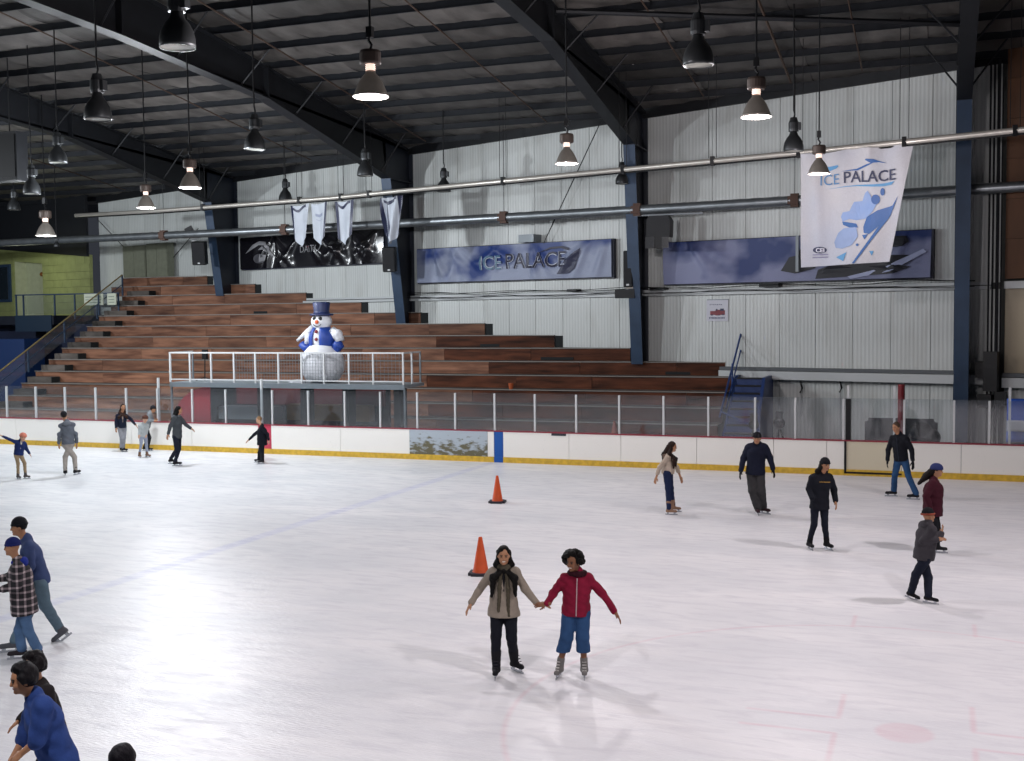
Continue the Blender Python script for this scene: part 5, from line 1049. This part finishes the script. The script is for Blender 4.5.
POSES['jeans'] = {'loc': (-0.828, 29.311), 'az': 0.0283, 'phi': -25, 'hphi': -35, 'S': 1.077, 'fa': (-80, -85), 'ht': (-0.15, 0.0, 1.853), 'hd': (-0.151, -0.059, 1.722), 'sh': [(-0.247, 0.077, 1.477), (0.071, -0.077, 1.5)], 'el': [(-0.333, 0.12, 1.163), (0.211, -0.081, 1.193)], 'wr': [(-0.348, 0.013, 0.917), (0.235, -0.169, 0.921)], 'hp': [(-0.115, 0.041, 0.896), (0.065, -0.041, 0.912)], 'kn': [(-0.174, -0.013, 0.558), (0.136, -0.104, 0.557)], 'ft': [(-0.253, 0.187, 0.0), (0.253, -0.187, 0.0)]}
POSES['helmet'] = {'loc': (-0.038, 22.772), 'az': 0.0017, 'phi': 80, 'hphi': 80, 'S': 0.965, 'fa': (85, 85), 'ht': (0.009, 0.0, 1.661), 'hd': (0.007, -0.01, 1.545), 'sh': [(-0.087, -0.162, 1.352), (-0.009, 0.162, 1.31)], 'el': [(-0.18, -0.206, 1.092), (0.047, 0.213, 1.02)], 'wr': [(-0.108, -0.204, 0.87), (0.058, 0.177, 0.836)], 'hp': [(-0.065, -0.086, 0.825), (-0.056, 0.086, 0.802)], 'kn': [(0.0, -0.105, 0.446), (0.035, 0.085, 0.433)], 'ft': [(-0.075, 0.0, 0.0), (0.075, -0.0, 0.0)]}
POSES['hood'] = {'loc': (-0.238, 18.801), 'az': 0.0127, 'phi': 120, 'hphi': 120, 'S': 0.85, 'fa': (70, 80), 'ht': (0.095, 0.0, 1.462), 'hd': (0.096, 0.026, 1.346), 'sh': [(-0.019, -0.125, 1.202), (0.193, 0.125, 1.184)], 'el': [(0.019, -0.17, 0.986), (0.261, 0.153, 0.986)], 'wr': [(0.222, -0.113, 1.01), (0.283, 0.181, 1.053)], 'hp': [(-0.018, -0.066, 0.714), (0.085, 0.066, 0.694)], 'kn': [(-0.078, -0.048, 0.424), (0.098, 0.099, 0.372)], 'ft': [(-0.138, 0.092, 0.0), (0.138, -0.092, 0.0)]}
POSES['boy'] = {'loc': (-24.592, 25.757), 'az': 0.7623, 'phi': 15, 'hphi': 15, 'S': 0.774, 'fa': (30, 60), 'ht': (0.034, -0.0, 1.331), 'hd': (0.035, -0.045, 1.194), 'sh': [(-0.141, -0.034, 1.102), (0.081, 0.034, 1.026)], 'el': [(-0.317, -0.029, 1.156), (0.123, 0.059, 0.843)], 'wr': [(-0.493, -0.1, 1.263), (0.197, -0.02, 0.714)], 'hp': [(-0.166, -0.018, 0.7), (-0.03, 0.018, 0.688)], 'kn': [(-0.114, -0.065, 0.458), (0.057, -0.025, 0.443)], 'ft': [(-0.107, -0.013, 0.0), (0.107, 0.013, 0.0)]}
POSES['greyback'] = {'loc': (-23.832, 26.845), 'az': 0.726, 'phi': 180, 'hphi': 180, 'S': 1.085, 'fa': (185, 140), 'ht': (-0.147, 0.0, 1.867), 'hd': (-0.143, 0.065, 1.733), 'sh': [(-0.232, 0.0, 1.493), (0.084, 0.0, 1.494)], 'el': [(-0.294, -0.022, 1.219), (0.169, -0.022, 1.213)], 'wr': [(-0.303, 0.087, 0.946), (0.178, 0.087, 0.922)], 'hp': [(-0.143, -0.0, 0.917), (0.037, 0.0, 0.908)], 'kn': [(-0.143, 0.065, 0.528), (0.108, 0.065, 0.514)], 'ft': [(-0.162, 0.006, 0.0), (0.162, -0.006, 0.0)]}
POSES['navy'] = {'loc': (-26.242, 32.109), 'az': 0.6852, 'phi': 15, 'hphi': 15, 'S': 0.972, 'fa': (15, 50), 'ht': (0.031, 0.0, 1.672), 'hd': (0.034, -0.056, 1.532), 'sh': [(-0.148, -0.043, 1.28), (0.124, 0.043, 1.263)], 'el': [(-0.206, -0.037, 1.058), (0.283, 0.074, 1.099)], 'wr': [(-0.212, -0.125, 0.85), (0.421, -0.025, 0.926)], 'hp': [(-0.083, -0.023, 0.829), (0.04, 0.023, 0.82)], 'kn': [(-0.04, -0.081, 0.489), (0.031, -0.031, 0.481)], 'ft': [(-0.047, 0.021, 0.0), (0.047, -0.021, 0.0)]}
POSES['pale'] = {'loc': (-24.468, 30.954), 'az': 0.6689, 'phi': 15, 'hphi': 15, 'S': 0.818, 'fa': (20, 50), 'ht': (0.078, 0.0, 1.408), 'hd': (0.067, -0.047, 1.264), 'sh': [(-0.072, -0.036, 1.081), (0.106, 0.036, 1.068)], 'el': [(-0.123, -0.031, 0.918), (0.128, 0.062, 0.916)], 'wr': [(-0.139, -0.106, 0.774), (0.095, -0.021, 0.777)], 'hp': [(-0.067, -0.019, 0.684), (0.046, 0.019, 0.676)], 'kn': [(-0.08, -0.069, 0.426), (0.083, -0.026, 0.415)], 'ft': [(-0.128, -0.033, 0.0), (0.128, 0.033, 0.0)]}
POSES['lean'] = {'loc': (-25.609, 32.6), 'az': 0.6615, 'phi': 75, 'hphi': 75, 'S': 0.908, 'fa': (80, 80), 'ht': (0.209, -0.0, 1.563), 'hd': (0.215, -0.014, 1.434), 'sh': [(0.078, -0.149, 1.289), (0.125, 0.149, 1.258)], 'el': [(0.095, -0.188, 1.056), (0.163, 0.198, 1.039)], 'wr': [(0.204, -0.194, 1.052), (0.237, 0.157, 1.057)], 'hp': [(-0.044, -0.079, 0.791), (-0.021, 0.079, 0.783)], 'kn': [(0.077, -0.102, 0.475), (0.031, 0.074, 0.47)], 'ft': [(0.058, -0.121, 0.0), (-0.058, 0.121, 0.0)]}
POSES['charcoal'] = {'loc': (-22.295, 29.673), 'az': 0.6444, 'phi': 60, 'hphi': 80, 'S': 1.065, 'fa': (90, 90), 'ht': (0.147, 0.0, 1.832), 'hd': (0.155, -0.032, 1.697), 'sh': [(0.001, -0.157, 1.491), (0.211, 0.157, 1.474)], 'el': [(-0.11, -0.192, 1.234), (0.362, 0.214, 1.218)], 'wr': [(-0.178, -0.227, 0.992), (0.503, 0.142, 1.113)], 'hp': [(0.03, -0.083, 0.876), (0.138, 0.083, 0.856)], 'kn': [(0.065, -0.124, 0.489), (0.131, 0.06, 0.482)], 'ft': [(-0.066, 0.335, 0.0), (0.066, -0.335, 0.0)]}
POSES['blond'] = {'loc': (-19.957, 30.784), 'az': 0.5752, 'phi': -100, 'hphi': -80, 'S': 0.853, 'fa': (-80, -70), 'ht': (0.008, -0.0, 1.467), 'hd': (0.017, 0.009, 1.346), 'sh': [(0.028, 0.143, 1.104), (0.18, -0.143, 1.142)], 'el': [(-0.121, 0.182, 0.894), (0.261, -0.188, 0.93)], 'wr': [(-0.302, 0.18, 0.73), (0.296, -0.156, 0.732)], 'hp': [(0.072, 0.076, 0.605), (0.124, -0.076, 0.626)], 'kn': [(0.019, 0.093, 0.305), (0.087, -0.075, 0.334)], 'ft': [(-0.048, 0.233, 0.0), (0.048, -0.233, 0.0)]}
POSES['plaid'] = {'loc': (-11.435, 11.923), 'az': 0.7645, 'phi': -95, 'hphi': -95, 'S': 0.947, 'fa': (-95, -80), 'ht': (-0.116, 0.0, 1.629), 'hd': (-0.12, 0.005, 1.505), 'sh': [(-0.072, 0.16, 1.248), (-0.034, -0.16, 1.294)], 'el': [(-0.17, 0.206, 1.072), (-0.079, -0.209, 1.035)], 'wr': [(-0.274, 0.195, 1.064), (-0.243, -0.182, 1.0)], 'hp': [(-0.016, 0.085, 0.647), (0.02, -0.085, 0.682)], 'kn': [(-0.075, 0.099, 0.364), (0.036, -0.089, 0.392)], 'ft': [(-0.099, -0.003, 0.0), (0.092, -0.093, 0.0)]}
POSES['older'] = {'loc': (-11.734, 12.314), 'az': 0.7613, 'phi': -90, 'hphi': -90, 'S': 1.061, 'fa': (-90, -110), 'ht': (-0.077, 0.0, 1.825), 'hd': (-0.087, -0.0, 1.688), 'sh': [(0.0, 0.18, 1.424), (0.038, -0.18, 1.479)], 'el': [(-0.041, 0.233, 1.116), (0.047, -0.233, 1.186)], 'wr': [(-0.174, 0.212, 0.951), (-0.096, -0.212, 1.003)], 'hp': [(0.137, 0.096, 0.888), (0.167, -0.096, 0.925)], 'kn': [(0.03, 0.106, 0.545), (0.208, -0.106, 0.61)], 'ft': [(-0.25, -0.1, 0), (0.443, 0.15, 0.019)]}
POSES['blue'] = {'loc': (-6.977, 7.458), 'az': 0.7521, 'phi': -75, 'hphi': -80, 'S': 1.0, 'fa': (-80, -80), 'hd': (-0.152, 0.0, 1.536), 'ht': (-0.152, 0.0, 1.536), 'sh': [(-0.079, 0.164, 1.272), (-0.023, -0.164, 1.384)], 'el': [(-0.166, 0.193, 0.983), (-0.067, -0.193, 1.074)], 'wr': [(-0.255, 0.145, 0.85), (-0.179, -0.145, 0.975)], 'hp': [(0.137, 0.087, 0.652), (0.15, -0.087, 0.698)], 'kn': [(0.021, 0.056, 0.5), (0.104, -0.099, 0.5)], 'ft': [(-0.006, 0.087, 0.0), (0.394, -0.087, 0.0)]}
POSES['behind'] = {'loc': (-7.749, 8.234), 'az': 0.7551, 'phi': -70, 'hphi': -70, 'S': 0.86, 'fa': (-80, -80), 'hd': (-0.042, -0.0, 1.328), 'ht': (-0.042, -0.0, 1.328), 'sh': [(-0.014, 0.137, 1.068), (0.045, -0.137, 1.16)], 'el': [(-0.072, 0.162, 0.878), (0.081, -0.162, 0.94)], 'wr': [(-0.177, 0.121, 0.812), (0.076, -0.121, 0.76)], 'hp': [(0.117, 0.073, 0.575), (0.132, -0.073, 0.613)], 'kn': [(0.004, 0.032, 0.42), (0.087, -0.089, 0.42)], 'ft': [(0.005, 0.085, 0.0), (0.325, -0.085, 0.0)]}
POSES['head'] = {'loc': (-4.905, 5.913), 'az': 0.6925, 'phi': 160, 'hphi': 160, 'S': 1.0, 'fa': (170, 150), 'hd': (0.001, -0.0, 1.655), 'ht': (0.001, -0.0, 1.655), 'sh': [(-0.127, -0.058, 1.454), (0.129, 0.058, 1.368)], 'el': [(-0.165, -0.068, 1.171), (0.152, 0.068, 1.058)], 'wr': [(-0.172, -0.051, 0.936), (0.145, 0.051, 0.832)], 'hp': [(-0.088, -0.031, 0.911), (0.046, 0.031, 0.859)], 'kn': [(-0.047, 0.082, 0.5), (0.062, 0.076, 0.5)], 'ft': [(-0.121, -0.031, 0.0), (0.079, 0.031, 0.0)]}

cloth('dcd0c8', 0, 0)
def plaid_material():
    m = bpy.data.materials.new('plaid_flannel'); m.use_nodes = True; nt = m.node_tree; N = nt.nodes; L = nt.links; b = N['Principled BSDF']; b.inputs['Roughness'].default_value = .9
    tc = N.new('ShaderNodeTexCoord'); s = N.new('ShaderNodeSeparateXYZ'); L.new(tc.outputs['Object'], s.inputs[0]); outs = []
    for i, (k, w_) in enumerate(((0, .30), (2, .30))):
        q = N.new('ShaderNodeMath'); q.operation = 'MULTIPLY'; q.inputs[1].default_value = 11; L.new(s.outputs[k], q.inputs[0])
        fr = N.new('ShaderNodeMath'); fr.operation = 'FRACT'; L.new(q.outputs[0], fr.inputs[0]); lt = N.new('ShaderNodeMath'); lt.operation = 'LESS_THAN'; lt.inputs[1].default_value = w_; L.new(fr.outputs[0], lt.inputs[0]); outs.append(lt.outputs[0])
    ad = N.new('ShaderNodeMath'); ad.operation = 'ADD'; L.new(outs[0], ad.inputs[0]); L.new(outs[1], ad.inputs[1])
    r = N.new('ShaderNodeValToRGB'); r.color_ramp.elements[0].color = srgb('1c1b1f'); r.color_ramp.elements[1].color = srgb('b3a5a5'); e = r.color_ramp.elements.new(.5); e.color = srgb('6b6064')
    dv = N.new('ShaderNodeMath'); dv.operation = 'MULTIPLY'; dv.inputs[1].default_value = .5; L.new(ad.outputs[0], dv.inputs[0]); L.new(dv.outputs[0], r.inputs[0]); L.new(r.outputs[0], b.inputs['Base Color']); return m
PEOPLE = [
 ('beige', dict(vox=.0095, skin='mid', smile=1, leg_col='14161f', top_col='8f8478', topname='coat', top=(.175, .125, .062, .042), hem=.10, flare=1.28, hair='long', hairlen=.42, scarf='4a4438', inner='15151a', leg=(.098, .07, .056), boot=.32, bootw=1.3, palm={1: (0, 0, -1)}, hand_dir={1: (1, -.1, -.15)}, laces='303036'), 'woman in beige coat and grey scarf with long black hair, holding hands with the girl'),
 ('maroon', dict(vox=.0095, skin='dark', smile=1, leg_col='2c4a72', legname='cropped_jeans', leglen=.62, leg=(.105, .09, .096), fat=1.05, top_col='7c1330', topname='jacket', top=(.195, .145, .066, .042), hem=.05, flare=1.03, wob=.008, wf=34, hair='curly', curl_size=1.12, zip='b59aa0', boot_col='6f6c6a', laces='c9c6c2', boot=.25, hand_dir={0: (-1, .1, -.1)}, collar_fur='2e0a16', legcut=.325), 'girl in maroon jacket and cropped jeans with curly black hair, holding hands with the woman'),
 ('cream', dict(skin='mid', leg_col='1c2747', top_col='b3a394', top=(.16, .145, .06, .042), hem=.02, hair='long', haircol='2a1c17', hairlen=.36, leg=(.105, .07, .055), boot_col='8b6d5a', boot=.30, bootw=1.2, hoodie='6d5a50'), 'woman in a cream jacket, dark jeans and tan boots skating alone near the boards'),
 ('parka', dict(skin='mid', leg_col='383739', top_col='14182a', topname='parka', top=(.2, .15, .075, .052), hem=.05, flare=1.05, hat=('beanie', '14141a'), hair='none', glove='121319', leg=(.105, .095, .085), boot_col='332026', boot=.2), 'man in a dark navy parka, grey trousers and black beanie near the boards', ),
 ('black', dict(skin='mid', leg_col='171b28', top_col='171922', topname='sweatshirt', top=(.185, .14, .07, .05), hem=.06, flare=1.04, hair='long', haircol='17120f', hairlen=.2, hfront=0, hat=('beanie', '17171c'), print='b58a3a', nohand=(0,), leg=(.086, .06, .048), boot=.24), 'woman in black sweatshirt with small gold lettering and black beanie'),
 ('jeans', dict(skin='mid', leg_col='27466c', top_col='12141c', top=(.175, .125, .066, .046), hem=.0, hair='short', haircol='4a3a30', glove='14151a', leg=(.088, .066, .068), boot=.2, nod=.02, zip='2a2f3a'), 'grey-haired man in black jacket and blue jeans with wide stance beside the gate'),
 ('helmet', dict(skin='mid', leg_col='15151b', top_col='3d1320', topname='coat', top=(.19, .19, .075, .055), hem=.12, hair='wind', haircol='1d1614', hat=('helmet', '27305c'), leg=(.084, .06, .048), nohand=(0, 1)), 'woman in a dark maroon coat and blue helmet, hair flying, behind the child in grey'),
 ('hood', dict(skin='mid', noface=1, leg_col='161b2a', top_col='3c393e', topname='hoodie_top', top=(.2, .19, .08, .06), hem=.04, hoodie='3c393e', hair='none', hat=('beanie', '15151a', '1a1a20'), band='8c4434', leg=(.105, .08, .068), boot=.22, hk=1.02, pitch=(.3, .1)), 'child in a grey hooded jacket with folded arms and red-banded black hat, at the right'),
 ('boy', dict(skin='light', leg_col='937f64', top_col='1b2a58', topname='sweater', top=(.18, .14, .066, .042), hem=.0, hair='short', haircol='6d3a2c', hat=('helmet', 'c77a66'), boot_col='4f4a4a', leg=(.082, .062, .052), inner='b9b3ac', hk=1.1), 'boy in navy sweater and salmon helmet with arms stretched out at the left edge'),
 ('greyback', dict(skin='mid', noface=1, leg_col='9a938c', top_col='5b6069', topname='hoodie_top', top=(.175, .13, .056, .046), hem=-.0, hoodie='666a72', hair='short', haircol='1a1614', hat=('cap', '1b1b20'), leg=(.09, .066, .052), boot=.2), 'man seen from behind in grey hoodie and light trousers with dark cap'),
 ('navy', dict(skin='mid', leg_col='85868c', top_col='141a2c', topname='cardigan', top=(.165, .12, .06, .042), hem=.0, hair='long', haircol='33211a', hairlen=.25, inner='8a7a70', leg=(.082, .066, .06), boot=.2), 'woman in navy cardigan and grey trousers with long brown hair'),
 ('pale', dict(skin='light', leg_col='8f96a8', top_col='a9afb0', topname='sweatshirt', top=(.15, .12, .058, .042), hem=.0, hair='short', haircol='3a251c', hat=('helmet', '4d3027'), leg=(.08, .058, .048), boot_col='7a5f4d', boot=.24, hk=1.08), 'child in pale grey clothes with brown helmet and tan skates near the boards'),
 ('lean', dict(skin='mid', leg_col='15171f', top_col='80868b', topname='sweater', top=(.165, .13, .064, .045), hem=-.02, hair='short', haircol='1a1412', hat=('beanie', '1a1c22'), leg=(.086, .062, .05), boot=.22), 'youth in grey sweater and black trousers leaning forward behind the pale child'),
 ('charcoal', dict(skin='mid', leg_col='161a28', top_col='3f4347', topname='jacket', top=(.17, .13, .066, .045), hem=.04, hair='longside', hairlen=.22, hfront=-.6, leg=(.088, .064, .05), boot=.2, hoodie='6a6e72'), 'woman in charcoal hooded jacket with long black hair pointing her hand along the boards'),
 ('blond', dict(skin='light', leg_col='12131a', top_col='10121c', topname='sweatshirt', top=(.18, .18, .07, .042), hem=.06, flare=1.04, hair='short', haircol='7d6043', leg=(.1, .08, .07), boot=.2), 'blond boy in black clothes in front of the pink board marker'),
 ('plaid', dict(vox=.011, skin='mid', leg_col='4e6a8e', top=(.2, .17, .078, .056), topname='plaid_jacket', hem=.06, flare=1.08, hoodie='1f2f86', hair='none', hat=('beanie', '1b2560'), leg=(.088, .07, .068), boot_col='2c282c', glove='2b2b32', boot=.24), 'boy in a black and white plaid jacket and blue beanie at the left edge'),
 ('older', dict(vox=.011, skin='mid', leg_col='5d7280', top_col='3c4a72', topname='sweatshirt', top=(.175, .135, .066, .048), hem=.03, hair='short', haircol='141216', hat=('beanie', '18191f'), leg=(.1, .076, .06), boot_col='55565c', pitch=(0, .65), boot=.26, nod=.1), 'tall boy in blue-grey sweatshirt pushing off with one skate behind the plaid jacket'),
 ('blue', dict(vox=.0095, skin='mid', leg_col='1a1d28', top_col='2c4480', topname='t_shirt', top=(.19, .15, .085, .06), hem=.08, flare=1.08, sleeve=0, curl_size=.86, hair='curly', haircol='121014', leg=(.09, .07, .06), collar=1, wob=.008), 'black-haired man in a loose blue T-shirt leaning forward at the lower left corner'),
 ('behind', dict(vox=.011, skin='mid', leg_col='17171c', top_col='241f20', topname='jacket', top=(.175, .14, .07, .05), hem=.05, hair='curly', haircol='141113'), 'person with bushy dark hair in dark jacket, half hidden beyond the man in blue'),
 ('head', dict(vox=.0095, skin='mid', leg_col='17171c', top_col='2a2a30', topname='jacket', top=(.175, .14, .07, .05), hem=.05, hair='short', haircol='141118', noface=1), 'person of whom only the dark-haired top of the head shows at the bottom edge'),
]
if not globals().get('NO_PEOPLE'):
    for q in PEOPLE:
        st = q[1]
        if q[0] == 'plaid': st['top_mat'] = plaid_material()
        make_person(q[0], POSES[q[0]], st, q[2])
